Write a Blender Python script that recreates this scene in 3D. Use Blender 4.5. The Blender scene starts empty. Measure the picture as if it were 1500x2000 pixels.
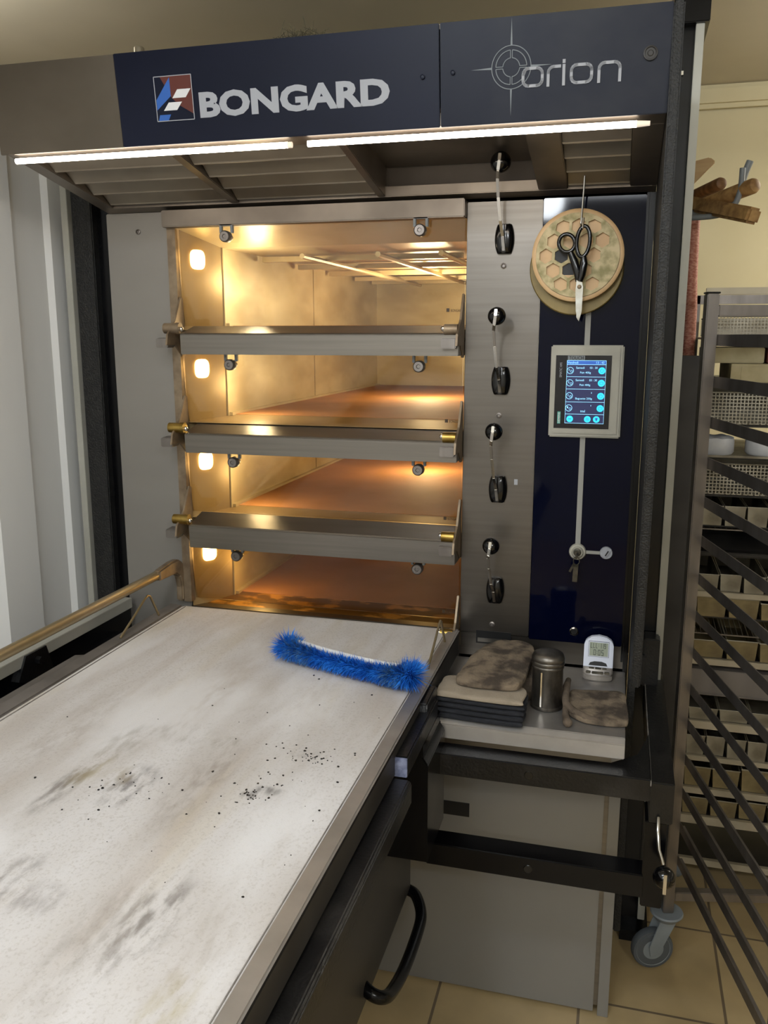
import bpy, bmesh, math, random
from mathutils import Vector, Matrix
random.seed(7)
S = bpy.context.scene
COL = S.collection
# ------------------------------------------------------------------ camera
H = 1.55
PITCH = math.radians(11.53); YAW = math.radians(15.2); FPX = 1690.0
cam_d = bpy.data.cameras.new('camera'); cam = bpy.data.objects.new('camera', cam_d); COL.objects.link(cam)
cam.location = (0, 0, H)
cam.rotation_euler = (math.pi/2 - PITCH, 0, YAW)
cam_d.sensor_fit = 'VERTICAL'; cam_d.sensor_height = 36.0; cam_d.lens = 36.0*FPX/2000.0
cam_d.clip_start = 0.05
S.camera = cam
S.view_settings.view_transform = 'Standard'
S.view_settings.look = 'None'
S.view_settings.gamma = 1.0
S.view_settings.exposure = 0.0
# ------------------------------------------------------------------ world and lights
W = bpy.data.worlds.new('world'); S.world = W; W.use_nodes = True
W.node_tree.nodes['Background'].inputs[0].default_value = (1.0, .93, .82, 1)
W.node_tree.nodes['Background'].inputs[1].default_value = 0.12

def area(name, loc, rot, sx, sy, power, col):
    l = bpy.data.lights.new(name, 'AREA'); l.shape = 'RECTANGLE'; l.size = sx; l.size_y = sy
    l.energy = power; l.color = col
    o = bpy.data.objects.new(name, l); COL.objects.link(o); o.location = loc; o.rotation_euler = rot
    return o
def light_set(x, y, down, up, side, col):
    area('ceiling_and_fill_light', (x, y, 2.38), (0, 0, 0), 1.2, .14, down, col)
    area('ceiling_and_fill_glow', (x, y, 2.42), (math.pi, 0, 0), 1.2, .14, up, col)
    l = bpy.data.lights.new('ceiling_and_fill_bulb', 'POINT'); l.energy = side; l.color = col; l.shadow_soft_size = .10
    o = bpy.data.objects.new('ceiling_and_fill_bulb', l); COL.objects.link(o); o.location = (x, y, 2.36)
light_set(-.55, .15, 11, 8, 15, (.80, .88, 1.0))
light_set(1.0, -.9, 18, 12, 34, (.92, .96, 1.0))
light_set(-.5, -1.7, 14, 16, 44, (.90, .95, 1.0))
light_set(1.7, 3.3, 30, 30, 26, (1.0, .96, .87))  # unseen lamp added out of view to brighten the back wall
light_set(-2.6, 2.2, 8, 20, 14, (1.0, .97, .92))  # unseen lamp added to brighten the ceiling above the hood

# ------------------------------------------------------------------ materials
def lin(h):
    h = h.lstrip('#'); out = []
    for i in (0, 2, 4):
        c = int(h[i:i+2], 16)/255
        out.append(c/12.92 if c <= .04045 else ((c+.055)/1.055)**2.4)
    return (*out, 1)

def N(nt, typ, **kw):
    n = nt.nodes.new(typ)
    for k, v in kw.items():
        if k.startswith('i_'): n.inputs[k[2:].replace('_', ' ')].default_value = v
        elif k.startswith('n'): n.inputs[int(k[1:])].default_value = v
        else: setattr(n, k, v)
    return n

def mat(name, c1, c2=None, metal=0., rough=.5, scale=(8, 8, 8), detail=4., bump=0., bscale=60., lo=.35, hi=.65,
        rvar=0., spec=None, emit=None, estr=0., coat=0., trans=0., alpha=1.):
    m = bpy.data.materials.new(name); m.use_nodes = True; nt = m.node_tree; b = nt.nodes['Principled BSDF']
    b.inputs['Metallic'].default_value = metal; b.inputs['Roughness'].default_value = rough
    if spec is not None: b.inputs['Specular IOR Level'].default_value = spec
    if coat: b.inputs['Coat Weight'].default_value = coat; b.inputs['Coat Roughness'].default_value = .05
    if trans: b.inputs['Transmission Weight'].default_value = trans
    A = lin(c1); B = lin(c2 or c1)
    tc = N(nt, 'ShaderNodeTexCoord'); mp = N(nt, 'ShaderNodeMapping'); mp.inputs['Scale'].default_value = scale
    nt.links.new(tc.outputs['Object'], mp.inputs[0])
    nz = N(nt, 'ShaderNodeTexNoise', i_Scale=1.0, i_Detail=detail); nt.links.new(mp.outputs[0], nz.inputs[0])
    mr = N(nt, 'ShaderNodeMapRange', i_From_Min=lo, i_From_Max=hi); nt.links.new(nz.outputs[0], mr.inputs[0])
    mx = N(nt, 'ShaderNodeMix', data_type='RGBA'); mx.inputs['A'].default_value = A; mx.inputs['B'].default_value = B
    nt.links.new(mr.outputs[0], mx.inputs['Factor']); nt.links.new(mx.outputs['Result'], b.inputs['Base Color'])
    if rvar:
        r2 = N(nt, 'ShaderNodeMapRange', i_To_Min=rough-rvar, i_To_Max=rough+rvar); nt.links.new(nz.outputs[0], r2.inputs[0])
        nt.links.new(r2.outputs[0], b.inputs['Roughness'])
    if bump:
        n2 = N(nt, 'ShaderNodeTexNoise', i_Scale=bscale, i_Detail=3.0); nt.links.new(tc.outputs['Object'], n2.inputs[0])
        bp = N(nt, 'ShaderNodeBump', i_Strength=bump, i_Distance=.002); nt.links.new(n2.outputs[0], bp.inputs['Height'])
        nt.links.new(bp.outputs[0], b.inputs['Normal'])
    if emit:
        b.inputs['Emission Color'].default_value = lin(emit); b.inputs['Emission Strength'].default_value = estr
    return m

M = {}
M['steel'] = mat('brushed_steel', '#8a857e', '#827d76', 1, .37, (3, 3, 110), rvar=.03)
M['steelv'] = mat('brushed_steel_vertical', '#908f8d', '#8b8a88', .55, .36, (5, 3, 3), rvar=.04)
M['steelg'] = mat('satin_steel_panel', '#918d87', '#8b8781', .55, .48, (2, 2, 6), rvar=.03)
M['hoodsteel'] = mat('hood_steel', '#7f766a', '#6d655a', 1, .42, (3, 3, 5), rvar=.04)
M['hoodin'] = mat('greasy_and_shaded_steel', '#8d847a', '#6f675f', .9, .45, (5, 5, 5), rvar=.08)
M['filter'] = mat('filter_steel', '#a39a8c', '#857c70', .8, .42, (4, 4, 4))
M['chrome'] = mat('chrome', '#d8d5cf', None, 1, .14)
M['blue'] = mat('navy_fascia', '#0d1224', '#12172a', 0, .40, (3, 3, 6), rvar=.05, spec=.2)
M['blueworn'] = mat('worn_navy_fascia', '#0f1425', '#303238', 0, .40, (5, 4, 7), rvar=.05, lo=.42, hi=.78, spec=.2)
M['glassblk'] = mat('dark_blue_glass', '#03061a', '#04071e', 0, .05, (4, 4, 4), spec=.13)
M['black'] = mat('black_lacquer', '#050507', '#0a0a0c', 0, .22, (9, 9, 9), rvar=.1, spec=.3)
M['blackdusty'] = mat('dusty_black_lacquer', '#08080a', '#2e2b28', 0, .36, (9, 9, 9), detail=10, rvar=.15, lo=.5, hi=.85, bump=.4, bscale=160)
M['blackrough'] = mat('textured_black_paint', '#131312', '#201f1d', 0, .55, (60, 60, 60), bump=1.0, bscale=260)
M['blackplastic'] = mat('black_plastic', '#060607', None, 0, .16, spec=.6)
M['strip'] = mat('anodised_strip', '#b9b8ae', '#a9a89e', .3, .45, (6, 6, 3))
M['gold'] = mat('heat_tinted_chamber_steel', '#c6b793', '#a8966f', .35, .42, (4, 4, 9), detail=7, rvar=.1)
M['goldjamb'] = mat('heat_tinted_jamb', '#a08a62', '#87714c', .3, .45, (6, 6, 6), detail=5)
M['cam'] = mat('cam_plate_steel', '#93826b', '#786753', .55, .45, (30, 30, 30))
M['brass'] = mat('brass', '#b99b55', '#8f7438', 1, .3, (30, 30, 30))
M['tube'] = mat('heat_tinted_tube', '#a8987c', '#92825f', .75, .4, (6, 6, 6), rvar=.04)
M['lamp'] = mat('oven_lamp_lens', '#ffe0a0', None, 0, .3, emit='#ffdb94', estr=11)
M['led'] = mat('hood_light_tube', '#ffffff', None, 0, .3, emit='#fff0dc', estr=19)
M['leddim'] = mat('tube_end_cap', '#cfc2a8', None, 0, .3, emit='#fff0dc', estr=.6)
M['white'] = mat('white_lettering', '#a3a5ab', None, 0, .5)
M['cream'] = mat('cream_wall_paint', '#cdc4a3', '#c7bd9a', 0, .8, (2, 2, 2))
M['ceil'] = mat('ceiling_paint', '#bdb6a2', '#b6af9b', 0, .85, (2, 2, 2))
M['wallw'] = mat('white_wall_paint', '#c9c6bf', '#c2bfb8', 0, .8, (2, 2, 2))
M['wallp'] = mat('ribbed_wall_sheet', '#e4e3e0', '#dcdcda', 0, .45, (3, 3, 1), spec=.4)
M['greyframe'] = mat('grey_brown_metal', '#77706a', '#5f5953', .2, .5, (8, 8, 2))
M['beigepl'] = mat('grey_beige_plastic', '#a9a699', '#a19e91', 0, .5, (20, 20, 20))
M['stripe'] = mat('pale_grey_stripe', '#9a9992', None, 0, .5)
M['castergrey'] = mat('grey_caster_plastic', '#7f8689', '#747a7e', 0, .5, (12, 12, 12))
M['darkbeam'] = mat('dark_grey_steel', '#3d3a36', '#2f2c29', .3, .5, (9, 9, 9))
M['apron'] = mat('dark_grey_panel', '#3d3a36', '#34312e', .2, .42, (5, 5, 5))
M['bluecap'] = mat('bluish_cut_steel', '#6a708c', '#9aa0bc', .3, .5, (90, 90, 90))
M['flakyglint'] = mat('flakes_and_glint_lip', '#6b4a1c', '#c08a3c', .3, .45, (16, 26, 9), detail=8, lo=.5, hi=.6)  # gold flakes plus the door glass's gold reflection, both painted into the colour
M['hooddk'] = mat('shade_toned_hood_steel', '#57504a', '#453f39', .3, .6, (5, 5, 5))  # darker tone puts the rear wall's dimness into the colour
M['colsteel'] = mat('column_steel', '#6d6862', '#67625c', 1, .36, (3, 3, 90), rvar=.02)
M['rubber'] = mat('grey_rubber', '#4b4f52', None, 0, .7)
M['racksteel'] = mat('rack_steel', '#8d8782', '#77716c', .85, .4, (20, 20, 5), rvar=.08)
M['shelfbar'] = mat('pale_shelf_steel', '#b3a994', '#9d9480', .5, .5, (9, 9, 9))
M['tin'] = mat('bread_tin_steel', '#9b9583', '#6f6757', .55, .5, (12, 12, 12), detail=6)
M['tinb'] = mat('baked_bread_tin', '#94855f', '#5f533a', .5, .5, (16, 16, 16), detail=6)
M['darktray'] = mat('dark_baking_tray', '#1b1a19', '#2c2a28', .3, .35, (14, 14, 14))
M['perf'] = mat('perforated_aluminium', '#a59f90', '#8b8474', .6, .45, (20, 20, 20))
M['cloth'] = mat('white_cloth', '#d8d8d8', '#c8c8ca', 0, .9, (20, 20, 20), bump=.5, bscale=60)
M['wood'] = mat('worn_wood', '#b08c58', '#7f5d36', 0, .55, (9, 50, 50), detail=6)
M['wood2'] = mat('dark_wood', '#8a6540', '#5f4227', 0, .55, (9, 50, 50), detail=6)
M['palewood'] = mat('pale_paddle_wood', '#c9ad7f', '#b8976a', 0, .6, (5, 5, 40))
M['hose'] = mat('red_braided_hose', '#a8614f', '#c9917c', 0, .6, (120, 120, 240), detail=1)
M['mitt'] = mat('singed_terry_cloth', '#7f705d', '#463c32', 0, .95, (26, 26, 26), detail=10, bump=1.0, bscale=190, lo=.42, hi=.62)
M['mittd'] = mat('scorched_terry_cloth', '#6d5f50', '#3d342b', 0, .95, (18, 18, 18), detail=8, bump=1.0, bscale=190)
M['felt'] = mat('beige_felt', '#a19482', '#8f8371', 0, .9, (14, 14, 14), bump=.5, bscale=300)
M['feltd'] = mat('charcoal_felt', '#23252b', '#14151a', 0, .85, (60, 60, 300), bump=.8, bscale=120)
M['can'] = mat('floury_tin_can', '#77726a', '#3b3733', .85, .38, (26, 26, 12), detail=7, rvar=.12)
M['timerw'] = mat('white_timer_plastic', '#dfe4f2', None, 0, .35)
M['timerg'] = mat('silver_timer_plastic', '#a9a29b', '#9a948d', .4, .35, (20, 20, 20))
M['lcd'] = mat('lcd_glass', '#9aa38e', None, 0, .2)
M['lcdseg'] = mat('lcd_segment', '#3c443c', None, 0, .5)
M['bristle'] = mat('blue_bristle', '#2b86e6', '#1563c6', 0, .5, (30, 30, 30), lo=.4, hi=.6)
M['bristled'] = mat('worn_blue_bristle', '#5f8cb4', '#1d4f90', 0, .6, (60, 60, 60))
M['whitepl'] = mat('white_plastic', '#dcdcdc', None, 0, .4)
M['disc'] = mat('mouldy_gold_plastic', '#c2b083', '#857c46', 0, .5, (42, 42, 42), detail=9, lo=.4, hi=.62)
M['discr'] = mat('pink_beige_plastic', '#cfae80', '#c49f70', 0, .5, (20, 20, 20))
M['discb'] = mat('olive_gold_disc', '#7d6a35', '#665628', .2, .45, (20, 20, 20), detail=6)
M['blade'] = mat('scissor_steel', '#a7a69f', '#8a8578', .9, .3, (40, 40, 40))
M['screenbg'] = mat('display_dark_glass', '#111016', None, 0, .15, spec=.4)
M['disp'] = mat('lit_display', '#14183a', None, 0, .3, emit='#222a58', estr=.7)
M['cyan'] = mat('lit_cyan_icon', '#20c8f0', None, 0, .4, emit='#2fd2f5', estr=.9)
M['cyant'] = mat('lit_pale_text', '#8fdcff', None, 0, .4, emit='#9fe0ff', estr=.9)
M['disb'] = mat('lit_blue_band', '#2456a8', None, 0, .4, emit='#2c62c0', estr=.6)
M['teal'] = mat('teal_badge', '#4f9f90', None, 0, .5)
M['red'] = mat('emblem_red', '#5a2316', None, 0, .45)
M['ebl'] = mat('emblem_blue', '#2a5fb0', None, 0, .45)
M['key'] = mat('dull_key_metal', '#3b3a33', '#6d675b', .7, .4, (40, 40, 40))
M['straw'] = mat('dry_tuft', '#3d3a2c', '#5c553c', 0, .8, (40, 40, 40))
M['navypl'] = mat('navy_plastic', '#1a2140', None, 0, .4)
M['dough'] = mat('dust_grey', '#8f8a84', '#6b6560', .2, .6, (30, 30, 30))
M['redbox'] = mat('red_brown_card', '#6d3a2a', '#54291c', 0, .7, (12, 12, 12))
M['cardb'] = mat('beige_card', '#c0b590', '#a59873', 0, .7, (14, 14, 14), detail=5)
M['hole'] = mat('recess_black', '#08080a', None, 0, .5)
M['etch'] = mat('etched_mark', '#3b2a12', None, 0, .5)
M['vinyl'] = mat('worktop_steel', '#aeaaa6', '#9c9893', .75, .42, (10, 10, 10), detail=5, rvar=.1)

def stone():
    m = mat('refractory_stone', '#b27d4e', '#9a6a3c', 0, .75, (4, 4, 4), detail=5, bump=.3, bscale=80); return m
M['stone'] = stone()

def glass():
    m = bpy.data.materials.new('oven_door_glass'); m.use_nodes = True; nt = m.node_tree; nt.nodes.clear()
    o = N(nt, 'ShaderNodeOutputMaterial'); t = N(nt, 'ShaderNodeBsdfTransparent'); t.inputs[0].default_value = (.96, .92, .84, 1)
    g = N(nt, 'ShaderNodeBsdfGlossy'); g.inputs['Roughness'].default_value = .05
    f = N(nt, 'ShaderNodeFresnel'); f.inputs[0].default_value = 1.5
    mx = N(nt, 'ShaderNodeMixShader'); nt.links.new(f.outputs[0], mx.inputs[0]); nt.links.new(t.outputs[0], mx.inputs[1]); nt.links.new(g.outputs[0], mx.inputs[2])
    nt.links.new(mx.outputs[0], o.inputs[0]); return m
M['glass'] = glass()

def floor_mat():
    m = bpy.data.materials.new('beige_floor_tiles'); m.use_nodes = True; nt = m.node_tree; b = nt.nodes['Principled BSDF']
    tc = N(nt, 'ShaderNodeTexCoord'); mp = N(nt, 'ShaderNodeMapping'); mp.inputs['Location'].default_value = (.02, .13, 0)
    nt.links.new(tc.outputs['Object'], mp.inputs[0])
    br = N(nt, 'ShaderNodeTexBrick', offset=0.0, squash=1.0)
    br.inputs['Scale'].default_value = 1; br.inputs['Brick Width'].default_value = .33; br.inputs['Row Height'].default_value = .33
    br.inputs['Mortar Size'].default_value = .0035; br.inputs['Color1'].default_value = lin('#b39d74'); br.inputs['Color2'].default_value = lin('#a8926a')
    br.inputs['Mortar'].default_value = lin('#6b5c48'); nt.links.new(mp.outputs[0], br.inputs[0])
    nz = N(nt, 'ShaderNodeTexNoise', i_Scale=5.0, i_Detail=6.0); nt.links.new(tc.outputs['Object'], nz.inputs[0])
    mr = N(nt, 'ShaderNodeMapRange', i_From_Min=.35, i_From_Max=.7, i_To_Min=1.05, i_To_Max=.75); nt.links.new(nz.outputs[0], mr.inputs[0])
    mx = N(nt, 'ShaderNodeMix', data_type='RGBA', blend_type='MULTIPLY'); mx.inputs['Factor'].default_value = 1
    nt.links.new(br.outputs[0], mx.inputs['A']); nt.links.new(mr.outputs[0], mx.inputs['B']); nt.links.new(mx.outputs['Result'], b.inputs['Base Color'])
    b.inputs['Roughness'].default_value = .4; return m
M['floor'] = floor_mat()

def belt_mat():
    m = bpy.data.materials.new('floury_loader_canvas'); m.use_nodes = True; nt = m.node_tree; b = nt.nodes['Principled BSDF']; L = nt.links.new
    b.inputs['Roughness'].default_value = .9
    tc = N(nt, 'ShaderNodeTexCoord'); geo = N(nt, 'ShaderNodeNewGeometry')
    def noise(sc, det=5., off=(0, 0, 0), dist=0.):
        mp = N(nt, 'ShaderNodeMapping'); mp.inputs['Scale'].default_value = sc; mp.inputs['Location'].default_value = off
        L(geo.outputs['Position'], mp.inputs[0]); n = N(nt, 'ShaderNodeTexNoise', i_Scale=1.0, i_Detail=det, i_Distortion=dist)
        L(mp.outputs[0], n.inputs[0]); return n.outputs[0]
    def rng(x, a, c, d=0., e=1.):
        r = N(nt, 'ShaderNodeMapRange', i_From_Min=a, i_From_Max=c, i_To_Min=d, i_To_Max=e, interpolation_type='SMOOTHSTEP'); L(x, r.inputs[0]); return r.outputs[0]
    def mul(x, y):
        q = N(nt, 'ShaderNodeMath', operation='MULTIPLY'); L(x, q.inputs[0])
        if isinstance(y, float): q.inputs[1].default_value = y
        else: L(y, q.inputs[1])
        return q.outputs[0]
    def mx(f, a, c):
        q = N(nt, 'ShaderNodeMix', data_type='RGBA'); L(f, q.inputs['Factor'])
        if isinstance(a, str): q.inputs['A'].default_value = lin(a)
        else: L(a, q.inputs['A'])
        q.inputs['B'].default_value = lin(c); return q.outputs['Result']
    c = mx(rng(noise((7, 1.5, 7), 5), .35, .65), '#cbc7c5', '#b8b1ab')
    c = mx(mul(rng(noise((15, 1.6, 5), 5, (3, 1, 0), .2), .52, .74), .5), c, '#ab9d90')
    c = mx(mul(rng(noise((9, 1.3, 5), 5, (7, 4, 0), .2), .54, .76), .45), c, '#bcae92')
    c = mx(mul(rng(noise((260, 200, 200), 3), .48, .74), .45), c, '#a49c94')
    c = mx(mul(rng(noise((5, 2, 3), 5, (2, 9, 0)), .5, .7), .7), c, '#dbd9d9')
    # stains with a shape of their own: centre x, y, half sizes, strength, colour
    ST = [(-.812, 1.078, .018, .075, 1., '#5e554c'), (-.80, 1.13, .02, .05, .6, '#9a8a5c'), (-.715, 1.10, .03, .05, 1., '#514a48'),
          (-.745, 1.12, .02, .03, .7, '#9c8c68'), (-.610, 1.13, .03, .11, .75, '#8b7f74'), (-.632, 1.272, .02, .02, .8, '#7d7460'),
          (-.515, .82, .028, .07, 1., '#5f574f'), (-.56, .78, .035, .10, .6, '#82796f'), (-.733, .85, .02, .05, .8, '#6b625c'),
          (-.80, 1.226, .03, .06, .6, '#8c8478'), (-.72, 1.285, .05, .03, .6, '#857c70'), (-.676, .819, .03, .03, .7, '#726a66'),
          (-.428, .70, .02, .05, .7, '#a3966c'), (-.499, 1.139, .02, .012, .9, '#3d3833'), (-.521, 1.12, .012, .01, .9, '#322e2a'),
          (-.47, 1.27, .03, .015, .5, '#6c6258'), (-.92, 1.174, .03, .12, .5, '#a39a92'), (-.93, 1.3, .03, .14, .5, '#a39a92'),
          (-.78, .72, .05, .12, .6, '#8a7f73'), (-.44, .80, .03, .08, .5, '#988d80'), (-.74, 1.5, .025, .16, .4, '#a89a8d'), (-.56, 1.62, .03, .18, .35, '#a89a8d')]
    edge = noise((70, 22, 30), 8, (1, 1, 0)); sep = N(nt, 'ShaderNodeSeparateXYZ'); L(geo.outputs['Position'], sep.inputs[0])
    for (x, y, rx, ry, s, col) in ST:
        ax = N(nt, 'ShaderNodeMath', operation='SUBTRACT'); L(sep.outputs[0], ax.inputs[0]); ax.inputs[1].default_value = x
        ay = N(nt, 'ShaderNodeMath', operation='SUBTRACT'); L(sep.outputs[1], ay.inputs[0]); ay.inputs[1].default_value = y
        bx = mul(ax.outputs[0], 1/(rx*1.6)); by = mul(ay.outputs[0], 1/(ry*1.6))
        cx = N(nt, 'ShaderNodeMath', operation='MULTIPLY'); L(bx, cx.inputs[0]); L(bx, cx.inputs[1])
        cy = N(nt, 'ShaderNodeMath', operation='MULTIPLY_ADD'); L(by, cy.inputs[0]); L(by, cy.inputs[1]); L(cx.outputs[0], cy.inputs[2])
        f = mul(rng(cy.outputs[0], 1.0, 0.0), rng(edge, .38, .72)); f2 = mul(f, float(s)*.72); c = mx(f2, c, col)
    L(c, b.inputs['Base Color'])
    n = N(nt, 'ShaderNodeTexNoise', i_Scale=420.0, i_Detail=2.0); L(geo.outputs['Position'], n.inputs[0])
    bp = N(nt, 'ShaderNodeBump', i_Strength=.25, i_Distance=.001); L(n.outputs[0], bp.inputs['Height']); L(bp.outputs[0], b.inputs['Normal'])
    return m
M['belt'] = belt_mat()

# ------------------------------------------------------------------ builders
OFF = {}
def thing(name, label, cat, loc, group=None):
    o = bpy.data.objects.new(name, None); COL.objects.link(o); o.location = loc; o.empty_display_size = .05
    o['label'] = label; o['category'] = cat
    if group: o['group'] = group
    OFF[o.name] = Vector(loc); return o

class MB:
    def __init__(s): s.bm = bmesh.new()
    def quad(s, *p):
        s.bm.faces.new([s.bm.verts.new(q) for q in p]); return s
    def box(s, x0, x1, y0, y1, z0, z1):
        v = [s.bm.verts.new((x, y, z)) for x in (x0, x1) for y in (y0, y1) for z in (z0, z1)]
        for f in ((0, 1, 3, 2), (4, 6, 7, 5), (0, 4, 5, 1), (2, 3, 7, 6), (0, 2, 6, 4), (1, 5, 7, 3)): s.bm.faces.new([v[i] for i in f])
        return s
    def prism(s, pts, axis, a, b):
        """pts: 2D outline in the two remaining axes (in x,y,z order), swept from a to b along axis"""
        def mk(p, t):
            if axis == 'x': return (t, p[0], p[1])
            if axis == 'y': return (p[0], t, p[1])
            return (p[0], p[1], t)
        A = [s.bm.verts.new(mk(p, a)) for p in pts]; B = [s.bm.verts.new(mk(p, b)) for p in pts]; n = len(pts)
        s.bm.faces.new(A); s.bm.faces.new(B[::-1])
        for i in range(n): s.bm.faces.new((A[i], B[i], B[(i+1) % n], A[(i+1) % n]))
        return s
    def tube(s, pts, r, seg=12, closed=False, cap=True):
        pts = [Vector(p) for p in pts]; n = len(pts); rings = []; prev = None
        for i, p in enumerate(pts):
            if closed: d = pts[(i+1) % n]-pts[i-1]
            else: d = pts[min(i+1, n-1)]-pts[max(i-1, 0)]
            d.normalize()
            u = prev if prev is not None else (Vector((0, 0, 1)) if abs(d.z) < .9 else Vector((1, 0, 0)))
            u = (u-d*u.dot(d)).normalized(); prev = u; v = d.cross(u)
            rr = r[i] if isinstance(r, (list, tuple)) else r
            rings.append([s.bm.verts.new(p+(u*math.cos(2*math.pi*k/seg)+v*math.sin(2*math.pi*k/seg))*rr) for k in range(seg)])
        m = n if closed else n-1
        for i in range(m):
            a = rings[i]; b = rings[(i+1) % n]
            for k in range(seg): s.bm.faces.new((a[k], a[(k+1) % seg], b[(k+1) % seg], b[k]))
        if cap and not closed: s.bm.faces.new(rings[0][::-1]); s.bm.faces.new(rings[-1])
        return s
    def bar(s, p0, p1, w, h, up=(0, 0, 1)):
        """rectangular bar from p0 to p1, width w across, height h along up"""
        p0 = Vector(p0); p1 = Vector(p1); d = (p1-p0).normalized(); up = Vector(up); sd = d.cross(up).normalized(); u = sd.cross(d).normalized()
        A = [s.bm.verts.new(p0+sd*a*w/2+u*b*h/2) for a, b in ((-1, -1), (1, -1), (1, 1), (-1, 1))]
        B = [s.bm.verts.new(p1+sd*a*w/2+u*b*h/2) for a, b in ((-1, -1), (1, -1), (1, 1), (-1, 1))]
        s.bm.faces.new(A[::-1]); s.bm.faces.new(B)
        for i in range(4): s.bm.faces.new((A[i], A[(i+1) % 4], B[(i+1) % 4], B[i]))
        return s
    def ball(s, c, r, sc=(1, 1, 1), seg=20):
        g = bmesh.ops.create_uvsphere(s.bm, u_segments=seg, v_segments=seg//2+2, radius=r)
        for v in g['verts']: v.co = Vector((v.co.x*sc[0]+c[0], v.co.y*sc[1]+c[1], v.co.z*sc[2]+c[2]))
        return s
    def lathe(s, prof, c, axis=(0, 0, 1), seg=28):
        ax = Vector(axis).normalized(); u = ax.orthogonal().normalized(); v = ax.cross(u); c = Vector(c); R = []
        for (r, h) in prof: R.append([s.bm.verts.new(c+ax*h+(u*math.cos(2*math.pi*k/seg)+v*math.sin(2*math.pi*k/seg))*max(r, 1e-5)) for k in range(seg)])
        for a, b in zip(R, R[1:]):
            for k in range(seg): s.bm.faces.new((a[k], a[(k+1) % seg], b[(k+1) % seg], b[k]))
        s.bm.faces.new(R[0][::-1]); s.bm.faces.new(R[-1]); return s
    def build(s, name, m, parent=None, bevel=0., smooth=False, loc=None, label=None, seg=2, warp=None):
        if warp:
            for v in s.bm.verts: v.co = Vector(warp(v.co))
        bmesh.ops.recalc_face_normals(s.bm, faces=s.bm.faces)
        if bevel: 
            bmesh.ops.bevel(s.bm, geom=[e for e in s.bm.edges if len(e.link_faces) == 2 and e.calc_face_angle(0) > .5], offset=bevel, segments=seg, affect='EDGES', clamp_overlap=True)
        if parent is not None: off = OFF[parent.name]
        elif loc is not None: off = Vector(loc)
        else:
            cs = [v.co for v in s.bm.verts]; off = Vector(((min(c.x for c in cs)+max(c.x for c in cs))/2, (min(c.y for c in cs)+max(c.y for c in cs))/2, min(c.z for c in cs)))
        for v in s.bm.verts: v.co -= off
        me = bpy.data.meshes.new(name); s.bm.to_mesh(me); s.bm.free()
        if smooth:
            for p in me.polygons: p.use_smooth = True
            try: me.set_sharp_from_angle(angle=math.radians(40))
            except Exception: pass
        me.materials.append(M[m] if isinstance(m, str) else m)
        o = bpy.data.objects.new(name, me); COL.objects.link(o); OFF[o.name] = off
        if parent is not None: o.parent = parent
        else: o.location = off
        if label: o['label'] = label
        return o

def smooth_path(P, n=6):
    P = [Vector(p) for p in P]; out = []
    for i in range(len(P)-1):
        p0, p1, p2, p3 = P[max(i-1, 0)], P[i], P[i+1], P[min(i+2, len(P)-1)]
        for k in range(n):
            t = k/n; out.append(.5*((2*p1)+(p2-p0)*t+(2*p0-5*p1+4*p2-p3)*t*t+(3*p1-p0-3*p2+p3)*t**3))
    return out+[P[-1]]
def tag(o, label, cat, group=None):
    o['label'] = label; o['category'] = cat
    if group: o['group'] = group
    return o
def struct(o): o['kind'] = 'structure'; return o

def copy_tree(o, parent=None):
    c = o.copy(); COL.objects.link(c); OFF[c.name] = OFF[o.name]
    if parent is not None: c.parent = parent
    for ch in list(o.children): copy_tree(ch, c)
    return c

def text(name, s, x0, x1, z0, z1, org, ex, ey, m, parent, depth=.0004, offset=0., font_sz=1., shear=0.):
    """lettering fitted to the box x0..x1, z0..z1 in the plane through org spanned by ex, ey"""
    cu = bpy.data.curves.new('t', 'FONT'); cu.body = s; cu.size = font_sz; cu.offset = offset; cu.shear = shear; cu.resolution_u = 3
    ob = bpy.data.objects.new('t', cu); COL.objects.link(ob); bpy.context.view_layer.update()
    me = bpy.data.meshes.new_from_object(ob.evaluated_get(bpy.context.evaluated_depsgraph_get()))
    bpy.data.objects.remove(ob); bpy.data.curves.remove(cu)
    xs = [v.co.x for v in me.vertices]; ys = [v.co.y for v in me.vertices]
    a, b, c, d = min(xs), max(xs), min(ys), max(ys); ex = Vector(ex); ey = Vector(ey); n = ex.cross(ey).normalized(); org = Vector(org)
    off = OFF[parent.name]
    for v in me.vertices:
        X = x0+(v.co.x-a)/(b-a)*(x1-x0); Y = z0+(v.co.y-c)/(d-c)*(z1-z0); v.co = org+ex*X+ey*Y+n*depth-off
    me.materials.clear(); me.materials.append(M[m]); me.name = name
    o = bpy.data.objects.new(name, me); COL.objects.link(o); o.parent = parent; OFF[o.name] = off
    return o

# ================================================================== SETTING
b = MB(); b.box(-4.0, 3.2, -2.6, 4.6, -.05, 0); struct(b.build('floor', 'floor', loc=(0, 0, 0)))
b = MB(); b.box(-4.0, 3.2, -2.6, 4.6, 2.66, 2.72); struct(b.build('ceiling', 'ceil', loc=(0, 0, 2.66)))
b = MB(); b.box(-4.0, 3.2, 4.5, 4.6, 0, 2.66); struct(b.build('wall_back', 'cream', loc=(0, 4.5, 0)))
b = MB(); b.box(-4.0, 3.2, 4.44, 4.5, 2.56, 2.66); struct(b.build('trim_1', 'cream', loc=(0, 4.45, 2.56), bevel=.02))
b = MB(); b.box(3.2, 3.3, -2.6, 4.6, 0, 2.66); struct(b.build('wall_right', 'wallw', loc=(3.2, 0, 0)))
b = MB(); b.box(-4.1, -4.0, -2.6, 4.6, 0, 2.66); struct(b.build('wall_left', 'wallw', loc=(-4.0, 0, 0)))
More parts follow.
